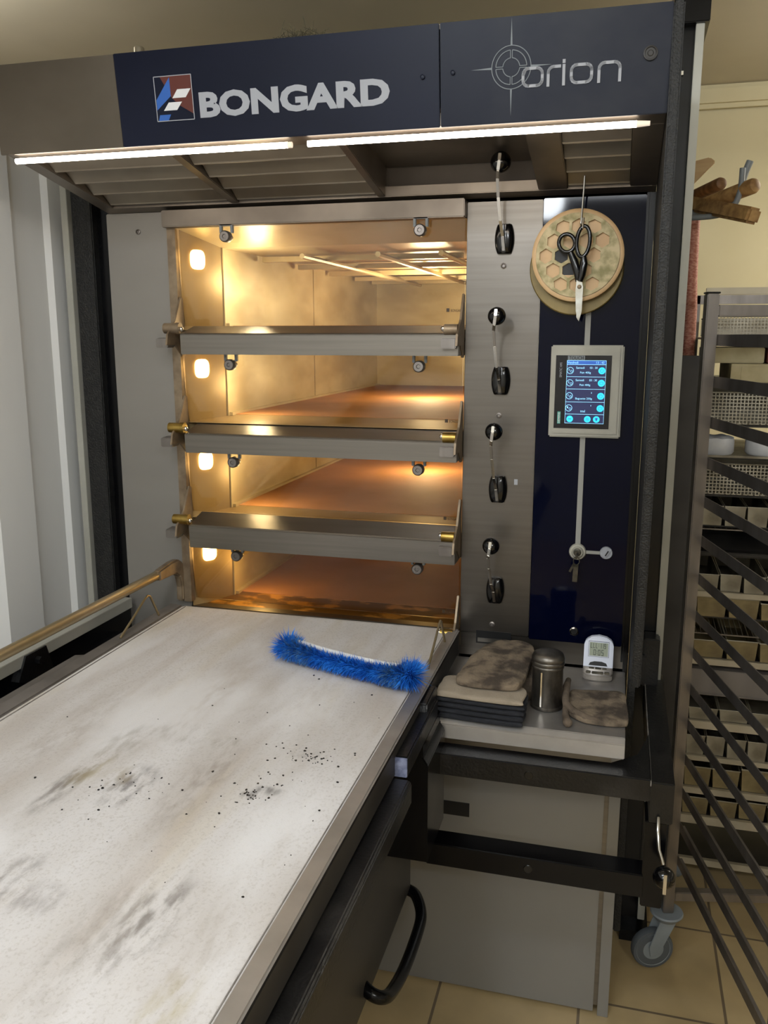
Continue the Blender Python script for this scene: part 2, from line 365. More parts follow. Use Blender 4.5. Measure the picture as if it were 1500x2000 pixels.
b = MB(); b.box(-4.0, 3.2, -2.7, -2.6, 0, 2.66); struct(b.build('wall_front', 'wallw', loc=(0, -2.6, 0)))
pr = []; y = -2.6
steps = [(-2.6, 0), (-.30, 0), (0.0, 0), (.03, .02), (.14, .02), (.17, 0), (.30, 0), (.33, .02), (.44, .02), (.47, 0), (.60, 0), (.63, .02), (.74, .02), (.77, 0), (.90, 0), (.93, .02), (1.04, .02), (1.07, 0),
         (1.20, 0), (1.23, .02), (1.34, .02), (1.37, 0), (1.50, 0), (1.53, .02), (1.64, .02), (1.67, 0), (1.77, 0), (1.79, .02), (1.925, .02), (1.95, 0), (2.075, 0), (2.088, .013), (2.155, .013), (2.165, -.012), (4.6, -.012)]
pts = [(-1.5+d, yy) for yy, d in steps] + [(-1.6, 4.6), (-1.6, -2.6)]
b = MB(); b.prism(pts, 'z', 0, 2.02); struct(b.build('wall_partition', 'wallp', loc=(-1.5, 0, 0)))

# ================================================================== DECK OVEN
oven = thing('deck_oven', 'four-deck steel bread oven with navy hood fascia and lit baking chambers', 'oven', (-.6, 2.0, 0))
# outer casing: shell around the chambers
b = MB()
b.box(-1.262, -1.075, 2.0, 2.03, .05, 1.846); b.build('side_panel', 'steelg', oven, bevel=.002)
b = MB(); b.box(-1.262, -1.24, 2.03, 3.72, 0, 2.05); b.box(.03, .045, 2.03, 3.72, 0, 2.05); b.box(-1.262, .045, 3.70, 3.72, 0, 2.05); b.box(-1.262, .045, 2.0, 3.72, 2.03, 2.05)
b.build('casing', 'black', oven)
b = MB(); b.box(.0375, .0495, 2.0, 2.06, .05, 1.9); b.build('gap_filler', 'black', oven)
b = MB(); b.box(-.351, -.184, 2.0, 2.03, .84, 1.84); col = b.build('control_column', 'colsteel', oven, bevel=.0015)
b = MB(); b.box(-.183, .032, 2.0, 2.02, .835, 1.842); gp = b.build('glass_panel', 'glassblk', oven, bevel=.0015)
b = MB(); b.box(.032, .037, 1.995, 2.03, .80, 1.845); b.build('panel_edge_trim', 'black', oven)
b = MB(); b.box(-.36, .04, 2.004, 2.03, .78, .838); b.build('lower_fascia', 'colsteel', oven)
b = MB(); b.box(-1.075, -.352, 2.0, 2.03, .1, .845); b.build('base_panel', 'steel', oven)
b = MB(); b.prism([(2.0, 0.1), (2.0, 1.9), (1.985, 2.05), (1.60, 2.08), (1.60, 1.9), (1.63, 1.4), (1.70, .86), (1.98, .78), (1.98, .1)], 'x', .050, .068)
b.build('textured_side_panel', 'blackrough', oven, bevel=.003)
b = MB(); b.box(-1.092, -.352, 1.968, 2.03, 1.806, 1.845); b.build('lintel', 'hoodin', oven, bevel=.002)  # the hood steel's tone stands in for shade under the hood
for (x, z) in ((-.267, 1.702), (-.269, 1.369), (-.272, .864), (-1.174, 1.801)):
    b = MB(); b.lathe([(.0065, 0), (.0065, .002), (.004, .003), (.003, .001)], (x, 2.0, z), (0, -1, 0), 16); b.build('screw_head', 'racksteel', oven)
b = MB(); b.box(-.310, -.225, 1.9985, 2.001, .814, .846); b.build('recess_grip', 'hole', oven)
b = MB(); b.box(-.306, -.229, 1.997, 1.9995, .818, .828); b.build('recess_lip', 'steel', oven)
b = MB(); b.box(-.229, -.221, 1.999, 2.001, 1.209, 1.222); b.build('data_sticker', 'white', oven)

ZF = [1.575, 1.345, 1.098, .853]; ZT = [1.806, 1.505, 1.265, 1.023]; LAMPZ = [1.7358, 1.4669, 1.229, .983]
CR = [1.555, 1.314, 1.082]; BOT = [1.505, 1.265, 1.023]; BK = [1.573, 1.332, 1.102]
KZ = [1.780, 1.480, 1.240, .999]
ordn = ['top', 'second', 'third', 'bottom']
for i in range(4):
    zf, zt = ZF[i], ZT[i]; zc = min(zf+.19, zt+.02) if i else 1.768
    ch_l = -1.0; ch_r = -.345; yb = 3.57
    b = MB()
    b.quad((ch_l, 2.107, zf-.03), (ch_l, yb, zf-.03), (ch_l, yb, zc), (ch_l, 2.107, zc))
    b.quad((ch_r, 2.107, zf-.03), (ch_r, yb, zf-.03), (ch_r, yb, zc), (ch_r, 2.107, zc))
    b.quad((ch_l, yb, zf-.03), (ch_r, yb, zf-.03), (ch_r, yb, zc), (ch_l, yb, zc))
    b.quad((ch_l, 2.107, zc), (ch_r, 2.107, zc), (ch_r, yb, zc), (ch_l, yb, zc))
    ch = b.build('baking_chamber', 'gold', oven)
    b = MB(); b.box(ch_l, ch_l+.003, 2.786, 2.792, zf, zc); b.box(ch_l, ch_l+.003, 2.104, 2.111, zf-.02, zc)
    b.box(ch_l, ch_l+.012, 2.11, yb, zf-.002, zf+.006); b.build('wall_seam', 'gold', ch)
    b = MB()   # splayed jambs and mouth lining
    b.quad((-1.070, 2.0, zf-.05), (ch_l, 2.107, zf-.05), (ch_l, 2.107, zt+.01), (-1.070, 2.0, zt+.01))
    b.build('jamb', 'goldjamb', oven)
    b = MB(); b.box(-1.088, -1.066, 1.985, 2.03, (BOT[i] if i < 3 else .86), zt); b.build('mouth_edge', 'cam', oven)
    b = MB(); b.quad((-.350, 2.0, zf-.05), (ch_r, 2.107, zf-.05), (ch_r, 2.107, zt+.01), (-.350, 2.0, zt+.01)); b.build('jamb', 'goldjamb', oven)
    b = MB(); b.quad((-1.07, 2.0, zt), (-.352, 2.0, zt), (ch_r, 2.107, zc), (ch_l, 2.107, zc)); b.build('mouth_hood', 'gold', oven)
    b = MB(); b.box(ch_l, ch_r, 2.13, yb, zf-.03, zf); b.build('stone_sole', 'stone', ch)
    b = MB(); b.quad((-1.07, 2.0, zf-.012), (-.352, 2.0, zf-.012), (ch_r, 2.13, zf-.001), (ch_l, 2.13, zf-.001)); b.build('sole_lip', 'goldjamb' if i < 3 else 'flakyglint', ch)
    # lamp on the splayed jamb
    d = Vector((.07, .107, 0)).normalized(); nrm = Vector((d.y, -d.x, 0))
    c = Vector((-1.070, 2.0, LAMPZ[i]))+d*.055
    b = MB(); w = .021; h = .024; P = []
    for k in range(20):
        a = 2*math.pi*k/20; P.append((math.copysign(abs(math.cos(a))**.6, math.cos(a))*w, math.copysign(abs(math.sin(a))**.6, math.sin(a))*h))
    A = [b.bm.verts.new(c+d*p+Vector((0, 0, q))+nrm*.001) for p, q in P]; B_ = [b.bm.verts.new(c+d*p*.8+Vector((0, 0, q*.8))+nrm*.009) for p, q in P]
    b.bm.faces.new(B_)
    for k in range(20): b.bm.faces.new((A[k], A[(k+1) % 20], B_[(k+1) % 20], B_[k]))
    lm = b.build('chamber_lamp', 'lamp', oven)
    l = bpy.data.lights.new('lamp_and_fill_glow', 'POINT'); l.energy = (1.5, 1.1, .9, .5)[i]; l.color = ((1, .87, .60), (1, .84, .54), (1, .80, .46), (1, .64, .22))[i]; l.shadow_soft_size = .03
    lo = bpy.data.objects.new('lamp_and_fill_glow', l); COL.objects.link(lo); lo.location = c+nrm*.14+Vector((0, .14, -.045))-OFF[oven.name]; lo.parent = oven
    l2 = bpy.data.lights.new('lamp_and_fill_glow', 'POINT'); l2.energy = (6.5, 4.2, 3.2, .7)[i]; l2.color = l.color; l2.shadow_soft_size = .05  # unseen fill light added deep inside to brighten the chamber's back
    lo = bpy.data.objects.new('lamp_and_fill_glow', l2); COL.objects.link(lo); lo.location = Vector((-.62, 2.85, zf+.09))-OFF[oven.name]; lo.parent = oven
    # glass pane leaning inward
    zb = BK[i] if i < 3 else .866
    b = MB(); b.prism([(1.990, zt-.002), (1.994, zt-.002), (2.012, zb), (2.008, zb)], 'x', -1.066, -.354); gl = b.build('door_glass', 'glass', oven)
    mz = (1.606, 1.352, 1.118, .884)[i]
    yq = 2.008-.018*(mz-zb)/(zt-zb)-.001
    text('glass_mark', 'BONGARD', -.386, -.357, mz-.003, mz+.003, (0, yq, 0), (1, 0, 0), (0, 0, 1), 'etch', oven, offset=.01)
    b = MB(); b.box(-.396, -.389, yq-.0008, yq-.0004, mz-.003, mz+.005); b.build('glass_emblem', 'etch', oven)
    # hanging glass clamps
    for x in (-.924, -.451):
        b = MB(); z = KZ[i]
        b.bar((x-.014, 1.975, zt+.004), (x-.014, 1.975, z+.008), .006, .01, (0, 1, 0)); b.bar((x+.014, 1.975, zt+.004), (x+.014, 1.975, z+.008), .006, .01, (0, 1, 0)); b.bar((x-.017, 1.975, zt+.002), (x+.017, 1.975, zt+.002), .010, .006)
        cl = b.build('glass_clamp', 'castergrey', oven, bevel=.001)
        b = MB(); b.lathe([(.006, -.02), (.006, 0), (.0135, .001), (.0135, .016), (.011, .019), (.005, .019), (.004, .017)], (x, 1.978, z), (0, -1, 0), 24); b.build('clamp_knob', 'racksteel', cl, smooth=True)
# heating tubes under the top deck's ceiling
b = MB()
for y in (2.34, 2.62, 2.92, 3.22, 3.45): b.bar((-.985, y, 1.757), (-.42, y, 1.757), .022, .014)
for x in (-.80, -.60, -.44): b.tube([(x, 2.15, 1.748), (x, 3.5, 1.748)], .007, 8)
b.build('heating_tube', 'gold', oven)
# door bars with cams
for i in range(3):
    c, bt, bk = CR[i], BOT[i], BK[i]
    b = MB(); b.prism([(1.932, bt), (1.930, c-.003), (1.933, c), (2.004, bk), (2.004, bt)], 'x', -1.036, -.354); db = b.build('door_bar', 'steel', oven, bevel=.0012)
for i in range(4):
    c = CR[i] if i < 3 else .845
    for side in ((-1, 1) if i < 3 else (1,)):
        x = -1.062 if side < 0 else -.3545
        b = MB(); b.prism([(2.0, c+.085), (1.988, c+.088), (1.955, c+.03), (1.915, c-.002), (1.908, c-.028), (1.95, c-.028), (1.985, c-.055), (2.0, c-.055)], 'x', x-.0025, x+.0025)
        cam_o = b.build('hinge_cam', 'cam', oven, bevel=.0008)
        b = MB()
        if side < 0: b.prism([(1.912, c-.034), (1.912, c-.012), (1.948, c-.010), (1.948, c-.034)], 'x', -1.092, -1.060)
        else: b.prism([(1.912, c-.034), (1.912, c-.012), (1.948, c-.010), (1.948, c-.034)], 'x', -.390, -.356)
        b.build('cam_weight', 'racksteel', cam_o, bevel=.002)
        b = MB()
        if side < 0: b.tube([(-1.078, 1.935, c+.012), (-1.046, 1.935, c+.012)], .0125, 20); b.tube([(-1.046, 1.935, c+.012), (-1.036, 1.935, c+.012)], .0135, 20)
        else: b.tube([(-.386, 1.935, c+.008), (-.356, 1.935, c+.008)], .012, 20)
        b.build('pivot_pin', 'brass' if i else 'cam', cam_o, smooth=True)
        b = MB(); b.ball((-1.034 if side < 0 else -.389, 1.935, c+.010), .006); b.build('pin_tip', 'chrome', cam_o, smooth=True)

# ---- levers on the control column
LB = [1.903, 1.591, 1.342, 1.082]; LE = [1.759, 1.449, 1.198, .952]
for i in range(4):
    lx = -.266
    b = MB(); b.lathe([(.019, 0), (.022, .004), (.021, .010), (.015, .016), (.006, .018)], (lx, 2.0, LE[i]), (0, -1, 0), 36)
    es = b.build('lever_socket', 'blackplastic', oven, smooth=True, warp=lambda v, z0=LE[i]: (lx+(v.x-lx)*.98, v.y, z0+max(-.0315, min(.0315, (v.z-z0)*2.0))))
    b = MB(); z0 = LE[i]-.026; z1 = LB[i]
    L_ = z1-z0
    pts = [(lx, 1.985, z0), (lx-.001, 1.968, z0+.03), (lx-.004, 1.948, z0+.35*L_), (lx-.007, 1.930, z0+.62*L_), (lx-.006, 1.905, z0+.82*L_), (lx-.003, 1.889, z1-.018), (lx, 1.8825, z1), (lx+.001, 1.884, z1+.014)]
    for p, q in zip(pts, pts[1:]): b.bar(p, q, .0065, .004, (0, -1, .2))
    ha = b.build('lever_arm', 'chrome', oven, bevel=.0008)
    b = MB(); b.ball((lx, 1.905, z1), .0215 if i == 0 else .0195, seg=28); b.build('lever_ball', 'blackplastic', oven, smooth=True)

# ---- touch screen unit
ts = MB(); ts.box(-.154, .003, 1.985, 2.001, 1.3255, 1.529); ts = ts.build('touch_screen', 'beigepl', oven, bevel=.003)
b = MB(); b.box(-.1455, -.0045, 1.9825, 1.9855, 1.3335, 1.5215); b.build('screen_bezel', 'beigepl', ts, bevel=.0012)
b = MB(); b.box(-.1425, -.0225, 1.9815, 1.983, 1.3460, 1.5070); b.build('screen_glass', 'screenbg', ts)
yd = 1.981
b = MB(); b.box(-.118, -.034, yd-.0002, yd+.001, 1.3575, 1.4960); b.build('lit_display', 'disp', ts)
b = MB(); b.box(-.118, -.034, yd-.0005, yd-.0003, 1.4875, 1.4955); b.build('display_header', 'disb', ts)
ys = yd-.0006
b = MB()
for z in (1.4960, 1.4870, 1.4605, 1.4335, 1.4050, 1.3780, 1.3578): b.box(-.118, -.034, ys-.0001, ys, z-.0004, z+.0004)
for x in (-.118, -.034): b.box(x-.0003, x+.0003, ys-.0001, ys, 1.3575, 1.496)
b.build('display_rule', 'cyant', ts)
EX = (1, 0, 0); EZ = (0, 0, 1)
def dtext(s, x0, x1, z0, h, m='cyant', off=.0): return text('display_text', s, x0, x1, z0, z0+h, (0, ys-.0006, 0), EX, EZ, m, ts, offset=off)
text('header_text', 'TOUCH', -.114, -.083, 1.4978, 1.5055, (0, yd-.0006, 0), EX, EZ, 'hole', ts, offset=.01)
b = MB(); b.box(-.117, -.080, yd-.0001, yd+.0005, 1.4968, 1.5065); b.build('header_plate', 'castergrey', ts)
dtext('Vendredi', -.117, -.094, 1.4892, .0048); dtext('13 : 42', -.055, -.038, 1.4892, .0045)
rows = [(1.4605, '4', 'Samedi', '03 : 30', 'Pain 400g'), (1.4335, '3', 'Samedi', '03 : 30', 'Pain 400g'), (1.4050, '2', None, None, 'Baguette 250g'), (1.3780, '1', None, None, 'trad')]
def disc2(mb, x, z, r, y, seg=24): mb.bm.faces.new([mb.bm.verts.new((x+r*math.cos(2*math.pi*k/seg), y, z+r*math.sin(2*math.pi*k/seg))) for k in range(seg)])
ring = MB()
def icon(x, z, rr):
    q = MB(); disc2(q, x, z, rr, ys-.0003); q.build('lit_icon', 'cyan', ts)
for (zb, num, a, t, nm) in rows:
    zc = zb+.0135
    icon(-.0425, zc, .0075)
    ring.tube([(-.1105+.007*math.cos(2*math.pi*k/24), ys-.0003, zc+.007*math.sin(2*math.pi*k/24)) for k in range(24)], .0005, 6, closed=True)
    ring.tube([(-.1080+.0022*math.cos(2*math.pi*k/12), ys-.0003, zc-.0015+.0022*math.sin(2*math.pi*k/12)) for k in range(12)], .0004, 5, closed=True)
    dtext(num, -.1145, -.1120, zc-.0005, .004)
    if a: dtext(a, -.098, -.080, zc+.004, .0045); dtext(t, -.0685, -.052, zc+.004, .0045)
    L2 = {'Pain 400g': (-.089, -.066), 'Baguette 250g': (-.097, -.061), 'trad': (-.085, -.075)}[nm]
    dtext(nm, L2[0], L2[1], zc-.0075 if a else zc-.009, .0055)
for x in (-.1075, -.0690, -.0495): icon(x, 1.3672, .0072)
dtext('1', -.0632, -.0622, 1.424, .003); dtext('1', -.0632, -.0622, 1.396, .003)
ring.build('icon_ring', 'cyant', ts)
b = MB()
for (x, z) in ((-.0425, 1.474), (-.0425, 1.447), (-.0425, 1.4185), (-.0425, 1.3915)):
    b.tube([(x+.0035*math.cos(a), ys-.0006, z+.0035*math.sin(a)) for a in [math.pi*(.65+1.7*k/12) for k in range(13)]], .0004, 5); b.bar((x, ys-.0006, z+.001), (x, ys-.0006, z+.0045), .0008, .0004, (0, -1, 0))
b.box(-.111, -.104, ys-.0007, ys-.0006, 1.3663, 1.3680)
for q in (1.3650, 1.3672, 1.3694): b.box(-.0725, -.0655, ys-.0007, ys-.0006, q-.0004, q+.0004)
b.prism([(-.0525, 1.3705), (-.0465, 1.3705), (-.0480, 1.3640), (-.0510, 1.3640)], 'y', ys-.0007, ys-.0006)
b.build('icon_glyph', 'disb', ts)
text('maker_text', 'SIMATIC HMI', 0, .032, 0, .0052, (-.1285, yd-.0003, 1.459), (0, 0, 1), (-1, 0, 0), 'white', ts)
b = MB(); b.box(-.1350, -.1280, yd-.0002, yd+.0005, 1.3560, 1.3830); b.build('maker_badge', 'teal', ts)
text('badge_text', 'SIEMENS', 0, .0235, 0, .0042, (-.1293, yd-.0006, 1.3577), (0, 0, 1), (-1, 0, 0), 'whitepl', ts, offset=.01)
for q in ((-.0835, -.0720, 1.998, 2.0005, 1.529, 1.70), (-.0835, -.0720, 1.998, 2.0005, 1.075, 1.3255), (-.065, -.025, 1.998, 2.0005, 1.055, 1.0625)):
    b = MB(); b.box(*q); b.build('panel_stripe', 'stripe', oven)
b = MB(); b.lathe([(.0195, 0), (.0195, .003), (.0175, .006), (.0135, .0065), (.013, .011), (.011, .013), (.008, .010), (.007, .010)], (-.0777, 2.0, 1.0585), (0, -1, 0), 36); ks = b.build('key_switch', 'beigepl', oven, smooth=True)
b = MB(); b.lathe([(.0085, 0), (.0085, .002), (.006, .003)], (-.0777, 1.990, 1.0585), (0, -1, 0), 24); b.build('key_barrel', 'key', ks)
b = MB(); b.bar((-.0777, 1.984, 1.056), (-.0777, 1.962, 1.054), .004, .009, (.5, 0, 1)); b.tube([(-.0777+.007*math.cos(a), 1.960, 1.046+.009*math.sin(a)) for a in [2*math.pi*k/16 for k in range(16)]], .0012, 6, closed=True)
b.bar((-.082, 1.962, 1.040), (-.092, 1.966, 1.018), .005, .0015, (0, -1, 0)); b.bar((-.078, 1.962, 1.038), (-.080, 1.966, .995), .011, .0015, (0, -1, 0)); b.build('key', 'key', ks)
b = MB(); b.lathe([(.0145, 0), (.0145, .004), (.0135, .006)], (-.0132, 2.0, 1.0600), (0, -1, 0), 32); cp = b.build('port_cap', 'white', oven, smooth=True)
b = MB(); b.bar((-.0185, 1.9935, 1.051), (-.0055, 1.9935, 1.072), .011, .004, (0, -1, 0)); b.build('cap_tab', 'white', cp, bevel=.0005)
b = MB(); b.bar((-.0150, 1.9912, 1.054), (-.0085, 1.9912, 1.066), .0028, .0006, (0, -1, 0)); b.build('cap_slot', 'hole', cp)
b = MB(); b.lathe([(.0105, 0), (.0105, .003), (.0085, .005), (.0075, .002)], (-.0775, 2.0, .8640), (0, -1, 0), 28); lk = b.build('panel_lock', 'chrome', oven, smooth=True)
b = MB(); b.lathe([(.0070, 0), (.0070, .0035)], (-.0775, 2.0, .8640), (0, -1, 0), 20); b.build('lock_core', 'hole', lk)

# ---- hood
def zu(y): return 1.918-.1895*(y-1.62)
def fasc(x0, x1, th=.006, dy=0.):
    b = MB(); b.prism([(1.600+dy, 2.078), (1.620+dy, 1.914), (1.620+th+dy, 1.914), (1.600+th+dy, 2.078)], 'x', x0, x1); return b
hood = MB(); hood.box(-1.252, .050, 1.604, 2.0, 2.070, 2.078)
hood.prism([(1.604, 2.072), (1.624, zu(1.62)), (2.0, zu(2.0)), (2.0, 2.072)], 'x', -1.252, -1.244)
hood.prism([(1.604, 2.072), (1.624, zu(1.62)), (2.0, zu(2.0)), (2.0, 2.072)], 'x', .040, .049)
hood.box(-1.25, .045, 1.99, 2.0, 1.85, 2.072)
hood = hood.build('extraction_hood', 'hoodin', oven)
fasc(-1.258, -.9725).build('steel_fascia', 'hoodsteel', hood, bevel=.001)
fasc(-.972, -.3365, .006, -.002).build('navy_fascia', 'blue', hood, bevel=.001)
fasc(-.3345, .050, .006, -.002).build('worn_fascia', 'blueworn', hood, bevel=.001)
def ubeam(x0, x1, y0, y1, t=.022): # beam on the sloping underside
    b.prism([(y0, zu(y0)), (y1, zu(y1)), (y1, zu(y1)+t), (y0, zu(y0)+t)], 'x', x0, x1)
b = MB()
ubeam(-1.252, .049, 1.622, 1.668); ubeam(-1.252, .049, 1.962, 2.0)
ubeam(-1.252, -1.215, 1.668, 1.962, .03); ubeam(-.905, -.883, 1.668, 1.962, .03); ubeam(-.548, -.530, 1.668, 1.962, .09); ubeam(-.192, -.130, 1.668, 1.962, .03); ubeam(-.004, .049, 1.668, 1.962, .03)
b.build('hood_frame', 'hoodin', hood, bevel=.0015)
for (x0, x1) in ((-1.214, -.906), (-.882, -.549), (-.129, -.005)):
    b = MB()
    for k in range(4):
        y = 1.682+k*.070
        b.prism([(y, zu(y)+.026), (y+.052, zu(y+.052)+.004), (y+.054, zu(y+.052)+.0015), (y+.060, zu(y+.058)+.003), (y+.060, zu(y+.058)+.006), (y+.054, zu(y+.052)+.006), (y+.001, zu(y)+.029)], 'x', x0, x1)
    f = b.build('grease_filter', 'filter', hood, bevel=.001)
    b = MB(); b.quad((x0, 1.66, zu(1.66)+.05), (x1, 1.66, zu(1.66)+.05), (x1, 1.98, zu(1.98)+.05), (x0, 1.98, zu(1.98)+.05)); b.build('filter_cavity', 'hole', f)
b = MB(); b.quad((-.530, 1.66, zu(1.66)+.045), (-.192, 1.66, zu(1.66)+.045), (-.192, 1.975, zu(1.975)+.066), (-.530, 1.975, zu(1.975)+.066)); b.build('blanking_plate', 'hoodin', hood)
b = MB(); b.box(-.530, -.192, 1.984, 1.9885, zu(1.985)+.021, zu(1.985)+.075); b.build('rear_shade_strip', 'hooddk', hood)  # strip added over the rear wall so that it reads dim
b = MB(); b.tube([(-1.232, 1.634, 1.903), (-.632, 1.634, 1.903)], .0056, 14); b.build('light_tube', 'led', hood, smooth=True)
b = MB(); b.tube([(-.592, 1.634, 1.903), (.002, 1.634, 1.903)], .0056, 14); b.build('light_tube', 'led', hood, smooth=True)
b = MB(); b.tube([(.002, 1.634, 1.903), (.024, 1.634, 1.903)], [.0056, .004], 14); b.tube([(-.632, 1.634, 1.903), (-.624, 1.634, 1.903)], .0056, 12); b.build('tube_cap', 'leddim', hood, smooth=True)
b = MB(); b.lathe([(.0115, 0), (.0115, .0025), (.009, .003), (.0085, .001), (.005, .001), (.004, .002)], (.018, 1.606, 2.005), (0, -1, 0), 28); b.build('fascia_bolt', 'darkbeam', hood, smooth=True)
b = MB()
for (x, z) in ((-.366, 1.996), (-.312, 1.999)): b.lathe([(.004, 0), (.004, .003), (.002, .0035)], (x, 1.607, z), (0, -1, 0), 16)
b.build('fascia_screw', 'blueworn', hood)
# fascia plane frame for marks
fx = Vector((1, 0, 0)); fz = Vector((0, -.020, .164)).normalized(); fo = Vector((0, 1.598, 2.078)); fn = fx.cross(fz).normalized()
def fp(x, z, d=.001): # z real height
    t = (z-2.078)/fz.z; return fo+fx*x+fz*t+fn*d
def t_f(name, s, x0, x1, z0, z1, m, off=0., d=.001): return text(name, s, x0, x1, (z0-2.078)/fz.z, (z1-2.078)/fz.z, fo, fx, fz, m, hood, depth=d, offset=off)
t_f('fascia_lettering', 'BONGARD', -.800, -.4265, 1.9555, 2.0005, 'white', .045)
def fpoly(mb, pts, d): mb.bm.faces.new([mb.bm.verts.new(fp(x, z, d)) for x, z in pts])
b = MB(); fpoly(b, [(-.8905, 1.9550), (-.8125, 1.9550), (-.8125, 2.0320), (-.8905, 2.0320)], .0010)
em = b.build('fascia_emblem', 'blue', hood)
ex0, ex1, ez0, ez1 = -.8905, -.8125, 1.955, 2.032
def E(u, v): return (ex0+u*(ex1-ex0), ez0+v*(ez1-ez0))
b = MB(); fpoly(b, [E(.16, 1), E(1, 1), E(1, .12), E(.62, .34), E(.45, .50)], .0013); b.build('emblem_field', 'red', em)
b = MB(); fpoly(b, [E(.02, .25), E(.02, .48), E(.42, .97), E(.42, .55)], .0016); fpoly(b, [E(.03, .0), E(.30, .0), E(.38, .14), E(.08, .14)], .0016); b.build('emblem_stripe', 'ebl', em)
b = MB(); fpoly(b, [E(.46, .50), E(.82, .50), E(.97, .69), E(.61, .69)], .0019); fpoly(b, [E(.20, .23), E(.56, .23), E(.71, .41), E(.35, .41)], .0019); b.build('emblem_square', 'whitepl', em)
b = MB()
for (p, q) in ((E(0, 0), E(1, 0)), (E(1, 0), E(1, 1)), (E(1, 1), E(0, 1)), (E(0, 1), E(0, 0))): b.bar(fp(*p, .0014), fp(*q, .0014), .0014, .0008, fn)
b.build('emblem_border', 'white', em)
b = MB(); cx, cz = -.2105, 2.0005
def arc(r, a0, a1, n, w):
    P = [fp(cx+r*math.cos(a0+(a1-a0)*k/n), cz+r*math.sin(a0+(a1-a0)*k/n)) for k in range(n+1)]
    for p, q in zip(P, P[1:]): b.bar(p, q, w, .0006, fn)
arc(.0335, 0, 2*math.pi, 60, .0013)
for k in range(4):
    arc(.0265, math.pi/2*k+.06, math.pi/2*(k+1)-.06, 16, .0013); arc(.0145, math.pi/2*k+.10, math.pi/2*(k+1)-.10, 10, .0013)
    for s in (-.06, .06):
        a = math.pi/2*k+s; a2 = math.pi/2*k+s*1.7
        b.bar(fp(cx+.0145*math.cos(a2), cz+.0145*math.sin(a2)), fp(cx+.0265*math.cos(a), cz+.0265*math.sin(a)), .0012, .0006, fn)
    u = (math.cos(math.pi/2*k), math.sin(math.pi/2*k)); n_ = (-u[1], u[0]); Lr = .076 if k % 2 else .070
    fpoly(b, [(cx+u[0]*.0335+n_[0]*.0017, cz+u[1]*.0335+n_[1]*.0017), (cx+u[0]*.0335-n_[0]*.0017, cz+u[1]*.0335-n_[1]*.0017), (cx+u[0]*Lr, cz+u[1]*Lr)], .001)
b.build('crosshair_mark', 'castergrey', hood)
b = MB(); wl = .0048
def poly(P, closed=False):
    P = [fp(*p, .0014) for p in P]
    if closed: P = P+[P[0], P[1]]
    for p, q in zip(P, P[1:]):
        dd = (q-p).normalized()*.0016; b.bar(p-dd, q+dd, wl, .0008, fn)
def rrect(x0, x1, z0, z1, r, n=4, parts=(0, 1, 2, 3)):
    out = []
    for (cx_, cz_, a) in ((x1-r, z1-r, 0), (x0+r, z1-r, 1), (x0+r, z0+r, 2), (x1-r, z0+r, 3)):
        if a in parts: out += [(cx_+r*math.cos(math.pi/2*(a+k/n)), cz_+r*math.sin(math.pi/2*(a+k/n))) for k in range(n+1)]
    return out
poly(rrect(-.190, -.1575, 1.9695, 1.9965, .009), True)
poly([(-.1475, 1.968)]+[(-.1475+.009-.009*math.cos(math.pi/2*k/4), 1.9875+.009*math.sin(math.pi/2*k/4)) for k in range(5)]+[(-.128, 1.9965)])
poly([(-.1215, 1.968), (-.1215, 1.9975)]); poly([(-.1215, 2.0020), (-.1215, 2.0050)])
poly(rrect(-.109, -.0755, 1.9695, 1.9965, .009), True)
poly([(-.0635, 1.968), (-.0635, 1.9875)]+[(-.0635+.009-.009*math.cos(math.pi/2*k/4), 1.9875+.009*math.sin(math.pi/2*k/4)) for k in range(5)]+[(-.0295-.009+.009*math.sin(math.pi/2*k/4), 1.9875+.009*math.cos(math.pi/2*k/4)) for k in range(5)]+[(-.0295, 1.968)])
b.build('script_lettering', 'white', hood)

# ================================================================== BASE CABINET with worktop
cab = thing('base_cabinet', 'steel cabinet with a projecting worktop below the control panel', 'cabinet', (-.16, 1.8, 0))
b = MB(); b.prism([(2.0, .775), (1.645, .775), (1.632, .766), (1.628, .738), (1.634, .736), (1.640, .765), (2.0, .765)], 'x', -.372, .044); b.build('worktop', 'vinyl', cab, bevel=.0015)
b = MB(); b.box(-.515, .045, 1.815, 1.998, .02, .765); b.build('body', 'steel', cab, bevel=.001)
b = MB(); b.box(.022, .046, 1.806, 1.83, .0, .765); b.build('side_frame', 'steelv', cab, bevel=.001)
b = MB(); b.box(-.512, .012, 1.808, 1.816, .008, .60); dr = b.build('door', 'steelv', cab, bevel=.001)
b = MB(); b.box(-.384, -.287, 1.8065, 1.8085, .459, .493); b.build('grip_recess', 'hole', dr)
b = MB(); b.box(-.512, .012, 1.8085, 1.816, .606, .760); b.build('drawer_front', 'steel', cab, bevel=.001)

